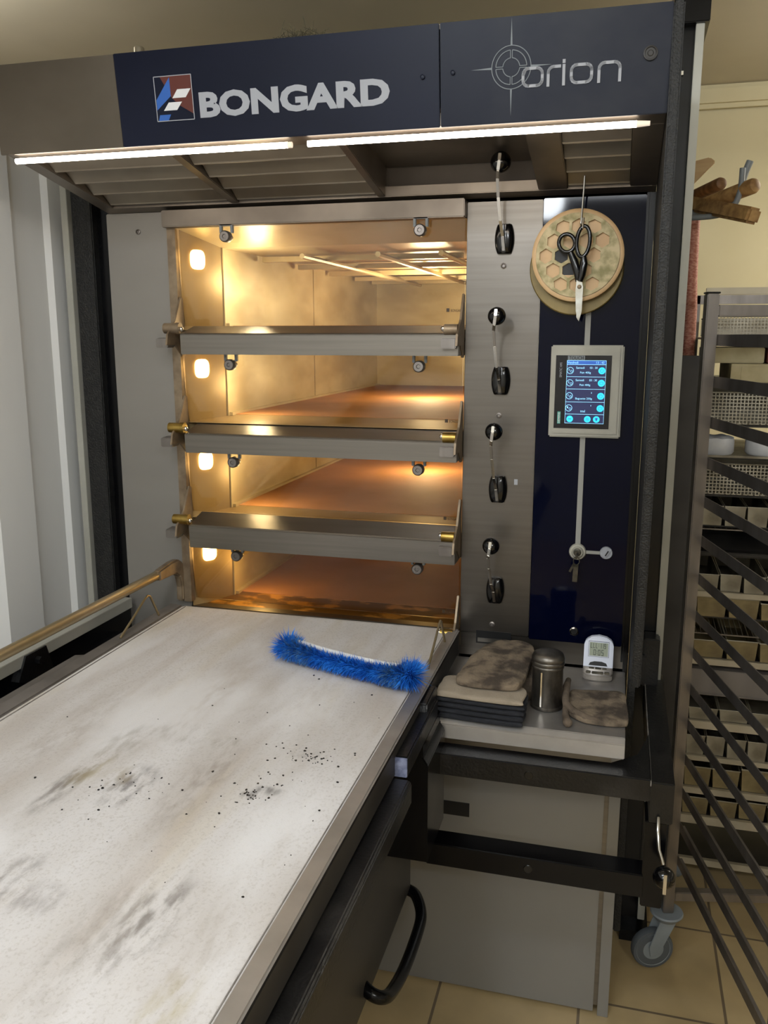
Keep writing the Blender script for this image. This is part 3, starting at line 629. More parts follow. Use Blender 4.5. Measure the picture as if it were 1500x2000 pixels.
# ================================================================== LOADER
ld = thing('oven_loader', 'canvas-topped oven loader table on black lift arms before the bottom deck', 'oven loader', (-.7, 1.0, 0))
xl, xr = -1.075, -.370
pr_ = [(-.35, .857), (1.95, .857), (1.968, .853), (1.978, .843), (1.978, .832), (1.96, .826), (-.35, .826)]
b = MB(); b.prism(pr_, 'x', xl, xr); b.build('canvas_belt', 'belt', ld)
b = MB(); b.box(xl+.008, xl+.0095, -.35, 1.95, .8565, .8585); b.box(xr-.004, xr-.0025, -.35, 1.95, .8565, .8585); b.build('belt_seam', 'dough', ld)
for x0, x1, nm in ((-.3695, -.343, 0), (-1.112, -1.076, 1)):
    b = MB(); b.prism([(x0, .862), (x1, .860), (x1, .854), (x0, .850)], 'y', -.35, 1.955); b.build('side_rail', 'vinyl' if not nm else 'greyframe', ld, bevel=.003)
for x in (-.362, -1.092):
    b = MB(); P = [(x, 1.683, .861), (x, 1.755, .898), (x, 1.795, .920), (x, 1.812, .926), (x, 1.824, .920), (x, 1.836, .900), (x+.002, 1.856, .862)]; b.tube(P, .0028, 8); b.build('spring_wire', 'tube', ld, smooth=True)
b = MB(); b.box(-.366, -.344, -.35, 1.95, .802, .849); b.box(-1.112, -1.080, -.35, 1.95, .802, .853); b.build('frame_beam', 'darkbeam', ld)
# pull tube at the left with its curved fitting
b = MB(); b.tube([(-1.10, -.3, .960), (-1.10, 1.885, .960)], .0115, 18); gt = b.build('pull_tube', 'tube', ld, smooth=True)
b = MB(); P = []
out = [(1.865, .948), (1.865, .974), (1.93, .981), (1.965, .980), (1.988, .965), (1.998, .935), (2.0, .90), (1.998, .862)]
inn = [(1.976, .862), (1.978, .90), (1.970, .930), (1.950, .945), (1.91, .946)]
b.prism(out+inn, 'x', -1.106, -1.086); b.build('tube_fitting', 'cam', ld, bevel=.004)
# left lift channel
b = MB(); b.box(-1.285, -1.235, -.3, 1.97, .835, .862); b.build('channel_cap', 'strip', ld, bevel=.001)
b = MB(); b.box(-1.280, -1.24, -.3, 1.97, .70, .835); b.box(-1.24, -1.115, -.3, 1.9, .760, .790); b.build('lift_channel', 'black', ld)
b = MB(); b.prism([(1.30, .835), (1.62, .835), (1.655, .823), (1.655, .812), (1.30, .805)], 'x', -1.175, -1.122); b.build('stop_block', 'greyframe', ld, bevel=.004)
b = MB(); b.prism([(1.50, .81), (1.53, .86), (1.60, .86), (1.62, .80), (1.55, .79)], 'x', -1.245, -1.23); b.tube([(-1.23, 1.565, .838), (-1.218, 1.565, .838)], .009, 6); b.build('latch_plate', 'blackdusty', ld)
# right black rail
b = MB(); b.prism([(-.357, .798), (-.318, .798), (-.313, .793), (-.313, .755), (-.357, .755)], 'y', -.35, 1.335); b.build('lift_rail', 'blackdusty', ld, bevel=.002)
b = MB(); b.box(-.363, -.357, 1.15, 1.33, .79, .804); b.build('rail_lip', 'dough', ld)
b = MB(); b.box(-.363, -.322, 1.342, 1.60, .797, .835); b.build('upper_rail', 'blackdusty', ld, bevel=.003)
b = MB(); b.prism([(1.53, .80), (1.53, .835), (1.535, .85), (1.625, .852), (1.632, .845), (1.632, .80)], 'x', -.372, -.330); b.build('rail_stop', 'blackdusty', ld, bevel=.003)
b = MB(); b.box(-.3625, -.3225, 1.338, 1.343, .799, .834); b.build('rail_end_cap', 'bluecap', ld, bevel=.001)
b = MB(); b.prism([(-.66, .800), (-.322, .800), (-.322, .775), (-.312, .76), (-.312, .558), (-.66, .558)], 'y', 1.462, 1.625); b.build('lift_bracket', 'black', ld, bevel=.002)
b = MB(); b.box(-.66, -.400, -.2, 1.70, .33, .80); b.build('apron_panel', 'apron', ld, bevel=.002)
b = MB(); b.tube(smooth_path([(-.405, 1.70, .322), (-.385, 1.69, .318), (-.365, 1.655, .302), (-.360, 1.60, .296), (-.360, 1.48, .300), (-.362, 1.385, .325), (-.368, 1.345, .345), (-.385, 1.335, .356), (-.405, 1.345, .360)]), .0125, 18); b.build('pull_handle', 'black', ld, smooth=True)
# cross arms
b = MB(); b.box(-.330, .094, 1.580, 1.632, .681, .727); ca = b.build('cross_arm', 'blackdusty', ld, bevel=.002)
b = MB(); b.box(-.340, .092, 1.580, 1.634, .476, .525); cb = b.build('cross_arm', 'black', ld, bevel=.002)
for x, z, o in ((-.135, .704, ca), (-.13, .50, cb)):
    b = MB(); b.lathe([(.009, 0), (.008, .001)], (x, 1.580, z), (0, -1, 0), 20); b.build('plug', 'blackplastic', o)
b = MB(); b.prism([(.02, 1.632), (.094, 1.58), (.094, 1.78), (.085, 1.74), (.07, 1.68)], 'z', .724, .7265); b.build('corner_gusset', 'blackdusty', ld)
b = MB(); b.box(.0935, .137, 1.578, 2.14, .640, .724); b.build('side_arm', 'blackdusty', ld, bevel=.002)
b = MB(); b.box(.0925, .0945, 1.577, 2.12, .716, .7265); b.build('arm_weld_edge', 'dough', ld)
b = MB(); b.box(.088, .128, 1.582, 1.66, .457, .640); b.build('knob_plate', 'black', ld, bevel=.002)
b = MB(); b.box(.070, .092, 2.05, 2.12, .726, .80); b.box(.084, .122, 2.06, 2.12, .72, .84); b.build('arm_bracket', 'blackdusty', ld, bevel=.003)
b = MB(); b.tube([(.111, 1.575, .655), (.110, 1.555, .64), (.113, 1.54, .61), (.122, 1.533, .585)], .0035, 10); b.bar((.1255, 1.508, .540), (.1255, 1.508, .580), .006, .002, (0, -1, 0)); b.build('knob_stem', 'chrome', ld, smooth=True)
b = MB(); b.ball((.125, 1.53, .560), .0205, seg=28); b.build('ball_knob', 'blackplastic', ld, smooth=True)
# mast right
b = MB(); b.box(.072, .113, 2.12, 2.24, .02, 2.30); mast = b.build('lift_mast', 'black', ld, bevel=.002)
b = MB(); b.box(.113, .1305, 2.10, 2.24, .06, 2.196); b.build('mast_cover', 'strip', ld, bevel=.001)
b = MB(); b.box(.066, .140, 2.09, 2.25, 2.196, 2.32); b.build('mast_head', 'black', ld, bevel=.002)
b = MB()
for (x, z0, z1) in ((.079, 1.905, 1.935), (.078, 1.87, 1.885), (.077, 1.83, 1.845), (.079, 1.475, 1.51), (.078, 1.43, 1.45), (.078, 1.245, 1.262), (.079, 1.17, 1.20), (.078, 1.02, 1.035), (.079, .93, .96), (.088, 2.10, 2.108)):
    b.box(x-.006, x+.006, 2.112, 2.122, z0, z1)
b.build('chain_link', 'chrome', ld)
# mast left
b = MB(); b.box(-1.412, -1.352, 2.075, 2.2, 0, 2.0); b.build('textured_mast', 'blackrough', ld, bevel=.003)
b = MB(); b.box(-1.352, -1.264, 2.10, 2.2, 0, 2.0); b.build('lift_mast', 'black', ld)
b = MB(); b.box(-1.432, -1.413, 2.06, 2.2, 0, 2.0); b.build('mast_cover', 'strip', ld, bevel=.001)
b = MB(); b.box(-1.485, -1.433, 2.16, 2.2, 0, 2.0); b.build('wall_edge_shade', 'greyframe', ld)  # strip standing in for the shadowed wall edge, shade in its colour
for x0, x1 in ((-1.42, -1.264), (.07, .14)):
    b = MB(); b.box(x0, x1, 2.09, 2.28, 0, .03); b.build('mast_foot', 'black', ld)

# ================================================================== SMALL THINGS ON THE WORKTOP
def pad(outline, z0, th, name, m, parent=None, puff=.25, ztilt=(0, 0), wob=.003, n=6, loc=None):
    """cushion-like closed body over a star-shaped outline"""
    pts = []
    k = len(outline)
    for i in range(k):   # Catmull-Rom smoothing
        p0, p1, p2, p3 = [Vector((*outline[(i+j) % k], 0)) for j in (-1, 0, 1, 2)]
        for t in [j/n for j in range(n)]:
            pts.append(.5*((2*p1)+(p2-p0)*t+(2*p0-5*p1+4*p2-p3)*t*t+(3*p1-p0-3*p2+p3)*t**3))
    c = sum(pts, Vector())/len(pts)
    rings = [(0, 0), (.5, 0), (.93, 0), (.985, .18), (1.0, .5), (.985, .82), (.93, .97), (.8, 1+puff*.4), (.6, 1+puff*.8), (.35, 1+puff), (0, 1+puff*1.02)]
    b = MB(); R = []
    rr = random.Random(hash(name) % 1000 if False else len(outline)*7+int(z0*1000))
    ph = [rr.uniform(0, 6.28) for _ in range(6)]
    for (s, h) in rings:
        if s == 0:
            z = z0+h*th; q = c; R.append([b.bm.verts.new((q.x, q.y, z))]); continue
        ring = []
        for p in pts:
            q = c+(p-c)*s; z = z0+h*th+(wob*(math.sin(q.x*60+ph[0])+math.sin(q.y*47+ph[1])+.6*math.sin((q.x+q.y)*110+ph[2])) if h > .4 else 0)
            z += ztilt[0]*(q.x-c.x)+ztilt[1]*(q.y-c.y); ring.append(b.bm.verts.new((q.x, q.y, z)))
        R.append(ring)
    for A, B in zip(R, R[1:]):
        m_ = len(pts)
        for i in range(m_):
            j = (i+1) % m_
            if len(A) == 1: b.bm.faces.new((A[0], B[j], B[i]))
            elif len(B) == 1: b.bm.faces.new((A[i], A[j], B[0]))
            else: b.bm.faces.new((A[i], A[j], B[j], B[i]))
    return b.build(name, m, parent, smooth=True, loc=loc)
WT = .7755
fc = thing('folded_felt_cloth', 'folded felt cloth stack, beige on top with charcoal folds, beside the loader', 'cloth', (-.25, 1.65, WT))
st = [(-.335, 1.650), (-.337, 1.700), (-.325, 1.742), (-.24, 1.735), (-.162, 1.715), (-.158, 1.650), (-.172, 1.632), (-.325, 1.640)]
for k in range(4): pad([(x+.001*k, y+.001*k) for x, y in st], WT+.0115*k, .0105, 'felt_fold', 'feltd', fc, puff=.05, wob=.0006)
pad(st, WT+.046, .010, 'felt_top', 'felt', fc, puff=.08, wob=.001)
m2 = pad([(-.290, 1.92), (-.272, 1.975), (-.235, 1.995), (-.185, 1.985), (-.165, 1.96), (-.145, 1.93), (-.146, 1.79), (-.165, 1.765), (-.27, 1.765)], WT, .054, 'oven_mitt', 'mittd', puff=.04, wob=.002)
tag(m2, 'dark scorched oven mitt lying underneath another mitt by the shaker can', 'oven mitt')
m1 = pad([(-.303, 1.695), (-.300, 1.76), (-.288, 1.84), (-.268, 1.91), (-.225, 1.950), (-.180, 1.935), (-.160, 1.90), (-.160, 1.80), (-.165, 1.70), (-.185, 1.672), (-.24, 1.668), (-.29, 1.674)], WT+.0585, .015, 'oven_mitt', 'mitt', puff=.4, wob=.0022, ztilt=(0, 0))
tag(m1, 'brown singed oven mitt lying on top beside the folded felt cloth', 'oven mitt')
# shaker can
cn = thing('shaker_can', 'floury metal shaker can with a domed lid, between the mitts and cloth pad', 'shaker can', (-.1180, 1.757, WT))
cc = (-.1180, 1.757, WT)
b = MB(); b.lathe([(.0325, 0), (.0345, .002), (.0345, .006), (.0325, .008), (.0320, .088), (.0335, .090), (.0335, .094), (.032, .096)], cc, seg=40); b.build('can_body', 'can', cn, smooth=True)
b = MB(); b.lathe([(.0335, .096), (.0345, .098), (.0345, .103), (.0335, .105), (.0345, .107), (.0345, .112), (.033, .115), (.031, .119), (.024, .1225), (.012, .124), (.001, .1245)], cc, seg=40); b.build('can_lid', 'can', cn, smooth=True)
b = MB(); b.box(-.1300, -.1270, 1.7245, 1.7275, WT+.01, WT+.086); b.build('can_seam', 'chrome', cn)
# cloth pad right
cp_ = pad([(-.080, 1.742), (-.076, 1.80), (-.060, 1.835), (.020, 1.845), (.042, 1.835), (.046, 1.80), (.050, 1.715), (.040, 1.688), (-.02, 1.684), (-.055, 1.70)], WT, .014, 'cloth_pad', 'mitt', puff=.1, wob=.0012)
tag(cp_, 'brown singed cloth pad lying flat in front of the white timer', 'cloth pad')
b = MB(); b.tube([(-.078, 1.84, WT+.030), (-.080, 1.80, WT+.030), (-.080, 1.76, WT+.026), (-.076, 1.735, WT+.018), (-.060, 1.715, WT+.014), (-.035, 1.695, WT+.012), (0, 1.686, WT+.010)], [.006, .008, .008, .008, .008, .007, .004], 12); b.build('rolled_hem', 'mittd', cp_, smooth=True)
b = MB(); b.tube([(-.078, 1.745, WT+.012), (-.075, 1.70, WT+.008), (-.070, 1.672, WT+.008)], [.006, .007, .009], 12); b.ball((-.069, 1.667, WT+.009), .0095); b.build('hanging_tab', 'mittd', cp_, smooth=True)
# timer
tm = thing('kitchen_timer', 'white and silver digital kitchen timer standing behind the cloth pad', 'timer', (-.018, 1.945, WT))
ty = 1.945
def tw(v): # lean back
    return (v[0]-.018, ty+(v[1])+(v[2])*.30, WT+v[2])
oy = .0
P = [(-.033, .024), (-.033, .074), (-.029, .084), (-.017, .091), (0, .094), (.017, .091), (.029, .084), (.033, .074), (.033, .024)]
b = MB(); b.prism(P, 'y', -.010, .006); b.build('timer_face', 'timerw', tm, bevel=.002, warp=tw)
b = MB(); Q = [(-.033, -.004)]+[(.033*math.sin(a), -.010-.012*math.cos(a)) for a in [(-math.pi/2+math.pi*k/14) for k in range(15)]]+[(.033, .012), (-.033, .012)]
b.prism(Q[1:], 'z', 0, .013); b.build('timer_base', 'timerg', tm, bevel=.002, warp=lambda v: (v[0]-.018, ty+v[1], WT+v[2]))
b = MB(); b.prism([(x, y) for x, y in Q[1:]], 'z', .013, .027); b.build('timer_deck', 'timerg', tm, bevel=.003, warp=lambda v: (v[0]-.018, ty+v[1]*(1-(v[2]-.013)*16)+(v[2]-.013)*.35, WT+v[2]))
def onface(mb, nm, m): return mb.build(nm, m, tm, warp=tw)
b = MB(); b.box(-.023, .023, -.0108, -.0098, .049, .083); onface(b, 'display_frame', 'navypl')
b = MB(); b.box(-.0222, .0222, -.0114, -.0104, .0498, .0822); onface(b, 'display_rim', 'timerw')
b = MB(); b.box(-.0207, .0207, -.0120, -.0110, .0513, .0807); lc = onface(b, 'lcd', 'lcd')
def seg7(mb, ch, x, z, w, h, t):
    S7 = {'0': 'abcdef', '5': 'acdfg', 'L': 'def', '1': 'bc', '9': 'abcdfg', ':': ''}
    s = S7[ch]; y0, y1 = -.0124, -.0118
    if 'a' in s: mb.box(x, x+w, y0, y1, z+h-t, z+h)
    if 'd' in s: mb.box(x, x+w, y0, y1, z, z+t)
    if 'g' in s: mb.box(x, x+w, y0, y1, z+h/2-t/2, z+h/2+t/2)
    if 'f' in s: mb.box(x, x+t, y0, y1, z+h/2, z+h)
    if 'e' in s: mb.box(x, x+t, y0, y1, z, z+h/2)
    if 'b' in s: mb.box(x+w-t, x+w, y0, y1, z+h/2, z+h)
    if 'c' in s: mb.box(x+w-t, x+w, y0, y1, z, z+h/2)
    if ch == ':': mb.box(x, x+t, y0, y1, z+h*.3, z+h*.3+t); mb.box(x, x+t, y0, y1, z+h*.65, z+h*.65+t)
b = MB()
for ch, x in zip('LLL:119', (-.0185, -.0128, -.0071, -.0010, .0020, .0068, .0118)): seg7(b, ch, x, .0685, .0038, .0105, .0011)
for ch, x in zip('0:05', (-.0115, -.0045, -.0015, .0060)): seg7(b, ch, x, .0530, .0052, .0122, .0012)
b.build('lcd_digit', 'lcdseg', tm, warp=tw)
b = MB(); b.prism([(-.021, .030), (-.018, .036), (-.008, .039), (.008, .039), (.018, .036), (.021, .030)], 'y', -.0110, -.0098); onface(b, 'speaker_slot', 'hole')
b = MB()
for x0, x1 in ((-.020, -.008), (-.006, .008), (.010, .020)): b.box(x0, x1, -.0165, -.0125, .0245, .0285)
for x0, x1 in ((-.026, -.015), (-.013, .013), (.015, .026)): b.box(x0, x1, -.0225-.0015*(1 if abs(x0+x1) < .01 else 0), -.017, .0165, .0215)
b.build('timer_button', 'key', tm, bevel=.001, warp=lambda v: (v[0]-.018, ty+v[1]+v[2]*.18, WT+v[2]))

# ================================================================== DISCS, SCISSORS AND HOOK
def disc_thing():
    t = thing('round_plastic_disc', 'olive-gold round disc hanging at the back of the honeycomb disc', 'disc', (-.107, 1.985, 1.59))
    b = MB(); b.lathe([(.099, 0), (.100, .002), (.100, .007), (.098, .009)], (-.107, 1.990, 1.693), (0, -1, .06), 56); b.build('back_plate', 'discb', t, smooth=True)
    t2 = thing('honeycomb_disc', 'mouldy gold round disc with honeycomb openings hanging in front of the glass', 'disc', (-.1045, 1.955, 1.62))
    c = Vector((-.1045, 1.972, 1.717))
    b = MB(); b.lathe([(.094, 0), (.0965, .002), (.0965, .012), (.094, .014), (.088, .014), (.088, .010)], c, (0, -1, .05), 64); b.build('rim', 'discr', t2, smooth=True)
    # front plate: disc with hexagon holes cut through
    b = MB(); b.lathe([(.0875, .010), (.0875, .0165)], c, (0, -1, .05), 64); pl = b.build('honeycomb_plate', 'disc', t2)
    cut = MB(); cells = []
    s = .0190; dx = s*math.sqrt(3)*1.02; dz = s*1.5*1.06
    for r in range(-3, 4):
        for q in range(-3, 4):
            x = (q+(.5 if r % 2 else 0))*dx; z = r*dz
            if math.hypot(x, z) < .074 and not (q == 2 and r in (0, -1)) : cells.append((x, z))
    cells = [(x, z) for x, z in cells if not (x > .05 and z < .02 and z > -.05) and not (abs(x) < .01 and abs(z) < .01)]
    for (x, z) in cells:
        H6 = [(c.x+x+s*.84*math.cos(math.pi/6+math.pi/3*k), c.z+z+s*.84*math.sin(math.pi/6+math.pi/3*k)) for k in range(6)]
        H6 = [(c.x+(px-c.x)*min(1, .080/max(1e-6, math.hypot(px-c.x, pz-c.z))), c.z+(pz-c.z)*min(1, .080/max(1e-6, math.hypot(px-c.x, pz-c.z)))) for px, pz in H6]
        cut.prism(H6, 'y', 1.90, 1.975)
    co = cut.build('cutter', 'hole', t2)
    md = pl.modifiers.new('b', 'BOOLEAN'); md.object = co; md.operation = 'DIFFERENCE'; md.solver = 'EXACT'
    bpy.context.view_layer.update()
    me = bpy.data.meshes.new_from_object(pl.evaluated_get(bpy.context.evaluated_depsgraph_get()))
    pl.modifiers.clear(); pl.data = me; bpy.data.objects.remove(co)
    me.materials.clear(); me.materials.append(M['disc'])
    for (tx, tz) in ((-.020, -.012), (-.003, -.040)):
        x, z = min(cells, key=lambda q: math.hypot(q[0]-tx, q[1]-tz))
        b = MB(); b.prism([(c.x+x+s*.80*math.cos(math.pi/6+math.pi/3*k), c.z+z+s*.80*math.sin(math.pi/6+math.pi/3*k)) for k in range(6)], 'y', 1.9600, 1.9608); b.build('dark_opening', 'hole', t2)
    return t2
disc_thing()
hk = MB(); hk.tube([(-.0948, 1.925, 1.893), (-.0955, 1.930, 1.85), (-.0985, 1.945, 1.795), (-.0995, 1.948, 1.780), (-.0975, 1.940, 1.768), (-.0945, 1.930, 1.770), (-.0938, 1.924, 1.790)], .0023, 10)
hk = hk.build('wire_hook', 'chrome', smooth=True); tag(hk, 'thin straight wire hook holding the scissors and discs below the hood', 'hook')
sc = thing('scissors', 'black-handled scissors hanging point down over the honeycomb disc', 'scissors', (-.098, 1.935, 1.585))
Yc = 1.938
def loop(cx, cz, rx, rz, rot, r):
    b = MB(); P = []
    for k in range(28):
        a = 2*math.pi*k/28; x = rx*math.cos(a); z = rz*math.sin(a); P.append((cx+x*math.cos(rot)-z*math.sin(rot), Yc, cz+x*math.sin(rot)+z*math.cos(rot)))
    b.tube(P, r, 10, closed=True); return b
b = loop(-.1265, 1.741, .0165, .0185, .35, .0042); b.tube([(-.118, Yc, 1.722), (-.110, Yc, 1.705), (-.102, Yc, 1.680), (-.099, Yc, 1.662)], [.006, .0085, .008, .006], 10); b.build('handle', 'blackplastic', sc, smooth=True)
Yc = 1.932
b = loop(-.0925, 1.743, .0135, .031, -.06, .0042); b.tube([(-.090, Yc, 1.712), (-.089, Yc, 1.698), (-.0925, Yc, 1.675), (-.096, Yc, 1.662)], [.006, .0085, .008, .006], 10); b.build('handle', 'blackplastic', sc, smooth=True)
b = MB(); b.prism([(-.1030, 1.665), (-.0920, 1.665), (-.0885, 1.650), (-.0895, 1.600), (-.0945, 1.5795), (-.1000, 1.588), (-.1035, 1.645)], 'y', 1.9315, 1.9335); b.build('blade', 'blade', sc, bevel=.0004)
b = MB(); b.prism([(-.1020, 1.668), (-.0935, 1.668), (-.0905, 1.650), (-.0910, 1.600), (-.0955, 1.583), (-.1020, 1.60), (-.1045, 1.645)], 'y', 1.9350, 1.9370); b.build('blade', 'blade', sc, bevel=.0004)
b = MB(); b.lathe([(.0045, 0), (.0045, .002), (.002, .003)], (-.0965, 1.932, 1.651), (0, -1, 0), 16); b.build('pivot_screw', 'cam', sc)

# ================================================================== BRUSH
br = thing('bristle_brush', 'worn blue bristle brush lying across the canvas table', 'brush', (-.52, 1.61, .858))
CL = [Vector(p) for p in [(-.672, 1.668, .888), (-.640, 1.655, .886), (-.58, 1.634, .884), (-.51, 1.611, .883), (-.44, 1.590, .884), (-.40, 1.578, .887), (-.370, 1.570, .892)]]
def cl(t):
    t = max(0, min(.9999, t))*(len(CL)-1); i = int(t); return CL[i].lerp(CL[i+1], t-i)
b = MB(); b.tube([cl(k/24)+Vector((.003, .012, .012)) for k in range(1, 24)], .006, 12); b.build('handle_core', 'whitepl', br, smooth=True)
def bristles(nm, m, n, tr, lr, seed, w=.0011):
    rnd = random.Random(seed); bb = MB()
    for _ in range(n):
        t = rnd.uniform(*tr); c = cl(t); endf = max(0, (abs(t-.5)-.36)/.14)
        ax = (cl(min(1, t+.03))-cl(max(0, t-.03))).normalized(); s = ax.cross(Vector((0, 0, 1))).normalized()
        a = rnd.uniform(-math.pi, math.pi) if endf > .15 else rnd.uniform(-math.pi*1.0, math.pi*.42)
        d = (s*math.cos(a)+Vector((0, 0, 1))*math.sin(a))
        k = rnd.gauss(0, .35)+(1 if t > .5 else -1)*endf*rnd.uniform(0, 1.6)
        d = (d+ax*k).normalized(); ln = rnd.uniform(*lr)*(1+.45*endf)
        p1 = c+d*ln; 
        if p1.z < .860: p1.z = .860+rnd.uniform(0, .002)
        p0 = c+d*.004; q = d.cross(Vector((rnd.random(), rnd.random(), rnd.random()))).normalized()*w
        mid = (p0+p1)/2+Vector((rnd.gauss(0, .0012), rnd.gauss(0, .0012), rnd.gauss(0, .0012)))
        if mid.z < .8605: mid.z = .8605
        v = [bb.bm.verts.new(x) for x in (p0-q, p0+q, mid+q*.8, mid-q*.8, p1)]
        bb.bm.faces.new((v[0], v[1], v[2], v[3])); bb.bm.faces.new((v[3], v[2], v[4]))
    o = bb.build(nm, m, br); o['kind'] = 'stuff'; return o
bristles('bristle_tuft', 'bristle', 11000, (0, 1), (.021, .035), 1)
bristles('bristle_tuft', 'bristled', 1700, (.08, .28), (.022, .036), 2)
bristles('bristle_tuft', 'bristled', 1500, (.72, .90), (.022, .037), 3)

b = MB(); rnd = random.Random(11)
for _ in range(170):
    cx_, cy_, sx_, sy_ = rnd.choice([(-.50, 1.15, .03, .03), (-.515, 1.12, .015, .012), (-.47, 1.27, .05, .02), (-.47, 1.26, .02, .012), (-.72, 1.10, .03, .03), (-.6, 1.0, .2, .3), (-.55, 1.3, .16, .2)])
    x = min(-.40, max(-1.05, rnd.gauss(cx_, sx_))); y = rnd.gauss(cy_, sy_); q = rnd.uniform(.0006, .0018)
    b.prism([(x+q*rnd.uniform(.6, 1.6)*math.cos(a), y+q*rnd.uniform(.6, 1.6)*math.sin(a)) for a in (0, 1.2, 2.5, 3.8, 5.1)], 'z', .857, .857+q*.8)
o = b.build('burnt_crumbs', 'hole'); tag(o, 'burnt black crumbs scattered over the canvas table', 'crumbs'); o['kind'] = 'stuff'
# ================================================================== ON TOP OF THE HOOD
b = MB(); b.lathe([(.0105, 0), (.0105, .045), (.009, .047), (.008, .044)], (-.985, 1.72, 2.079), (0, 0, 1), 24); o = b.build('pipe_stub', 'chrome', smooth=True); tag(o, 'short shiny pipe stub standing on top of the hood above the steel fascia', 'pipe')
b = MB(); rnd = random.Random(4)
for _ in range(150):
    x = -.60+rnd.gauss(0, .025); p = Vector((x, 1.62+rnd.uniform(0, .03), 2.0785)); q = p+Vector((rnd.gauss(0, .018), rnd.gauss(0, .008), abs(rnd.gauss(0, .013))+.003)); b.tube([p, (p+q)/2+Vector((rnd.gauss(0, .003), 0, .002)), q], .0005, 4)
o = b.build('dry_grass_tuft', 'straw'); tag(o, 'small tuft of dry straw on the hood edge above the big lettering', 'straw'); o['kind'] = 'stuff'
b = MB(); b.tube([(-.398, 1.66, 2.086), (-.372, 1.66, 2.086)], [.008, .006], 14); o = b.build('bottle_cap', 'navypl', smooth=True); tag(o, 'small dark blue cap lying on the hood top edge at the fascia joint', 'cap')

# ================================================================== FRONT RACK
rk = thing('bakery_rack', 'empty stainless tray rack on grey casters beside the oven loader', 'rack', (.2, 2.0, 0))
A0 = Vector((.177, 2.02, 0)); dR = Vector((.227, -.974, 0)).normalized(); eR = Vector((.974, .227, 0)).normalized()
ptop, pbot = 1.637, .155
posts = [A0, A0+dR*.62, A0+eR*.46, A0+dR*.62+eR*.46]
for p in posts:
    b = MB(); b.bar(p+Vector((0, 0, pbot)), p+Vector((0, 0, ptop)), .026, .026, eR); po = b.build('post', 'racksteel', rk, bevel=.002)
    b = MB(); b.bar(p+Vector((0, 0, ptop)), p+Vector((0, 0, ptop+.004)), .028, .028, eR); b.build('post_cap', 'blackplastic', po, bevel=.001)
for side in (0, 2):
    for k in range(15):
        z = 1.540-.0885*k
        p0 = posts[side]+(eR if side == 0 else -eR)*.014; p1 = posts[side+1]+(eR if side == 0 else -eR)*.014
        b = MB(); up = Vector((0, 0, z)); sgn = 1 if side == 0 else -1
        b.bar(p0+up-dR*.012, p1+up+dR*.012, .002, .024); b.bar(p0+up+Vector((0, 0, -.011))+eR*sgn*.009-dR*.012, p1+up+Vector((0, 0, -.011))+eR*sgn*.009+dR*.012, .018, .002)
        b.build('tray_rail', 'racksteel', rk)
for pa, pb in ((posts[0], posts[2]),):
    for z in (1.602, .20): b = MB(); b.bar(pa+eR*.013+Vector((0, 0, z)), pb-eR*.013+Vector((0, 0, z)), .024, .024); b.build('cross_bar', 'racksteel', rk, bevel=.002)
for pa, pb in ((posts[2], posts[3]), (posts[1], posts[3])):
    b = MB(); b.bar(pa+Vector((0, 0, .17)), pb+Vector((0, 0, .17)), .024, .024); b.build('cross_bar', 'racksteel', rk, bevel=.002)
def caster(parent, p, ang, zt=.155):
    d = Vector((math.cos(ang), math.sin(ang), 0)); a = Vector((-d.y, d.x, 0)); r = .052
    b = MB(); b.lathe([(.038, 0), (.040, -.004), (.036, -.010), (.030, -.018), (.018, -.024)], (p.x, p.y, zt), (0, 0, 1), 32); c = b.build('caster', 'castergrey', parent, smooth=True)
    w = p+d*.032+Vector((0, 0, .0)); w.z = r+.002
    b = MB(); b.lathe([(r-.010, -.011), (r-.002, -.011), (r, -.006), (r, .006), (r-.002, .011), (r-.010, .011)], w, a, 40); b.build('caster_tyre', 'rubber', c, smooth=True)
    b = MB(); b.lathe([(.012, -.013), (.040, -.009), (.043, -.012), (.043, .012), (.040, .009), (.012, .013)], w, a, 36); b.build('caster_wheel', 'castergrey', c, smooth=True)
    b = MB()
    for s in (-1, 1):
        o_ = a*s*.017
        V = [Vector((p.x, p.y, zt-.015))-d*.022, Vector((p.x, p.y, zt-.015))+d*.022, w+d*.014+Vector((0, 0, .012)), w+d*.010-Vector((0, 0, .012)), w-d*.012-Vector((0, 0, .008))]
        f = [b.bm.verts.new(v+o_-a*.002) for v in V]; g = [b.bm.verts.new(v+o_+a*.002) for v in V]
        b.bm.faces.new(f); b.bm.faces.new(g[::-1])
        for i in range(5): b.bm.faces.new((f[i], g[i], g[(i+1) % 5], f[(i+1) % 5]))
    b.build('caster_fork', 'castergrey', c, bevel=.001)
for p in posts: caster(rk, p, math.radians(200) if p is posts[0] else math.radians(150), .155)

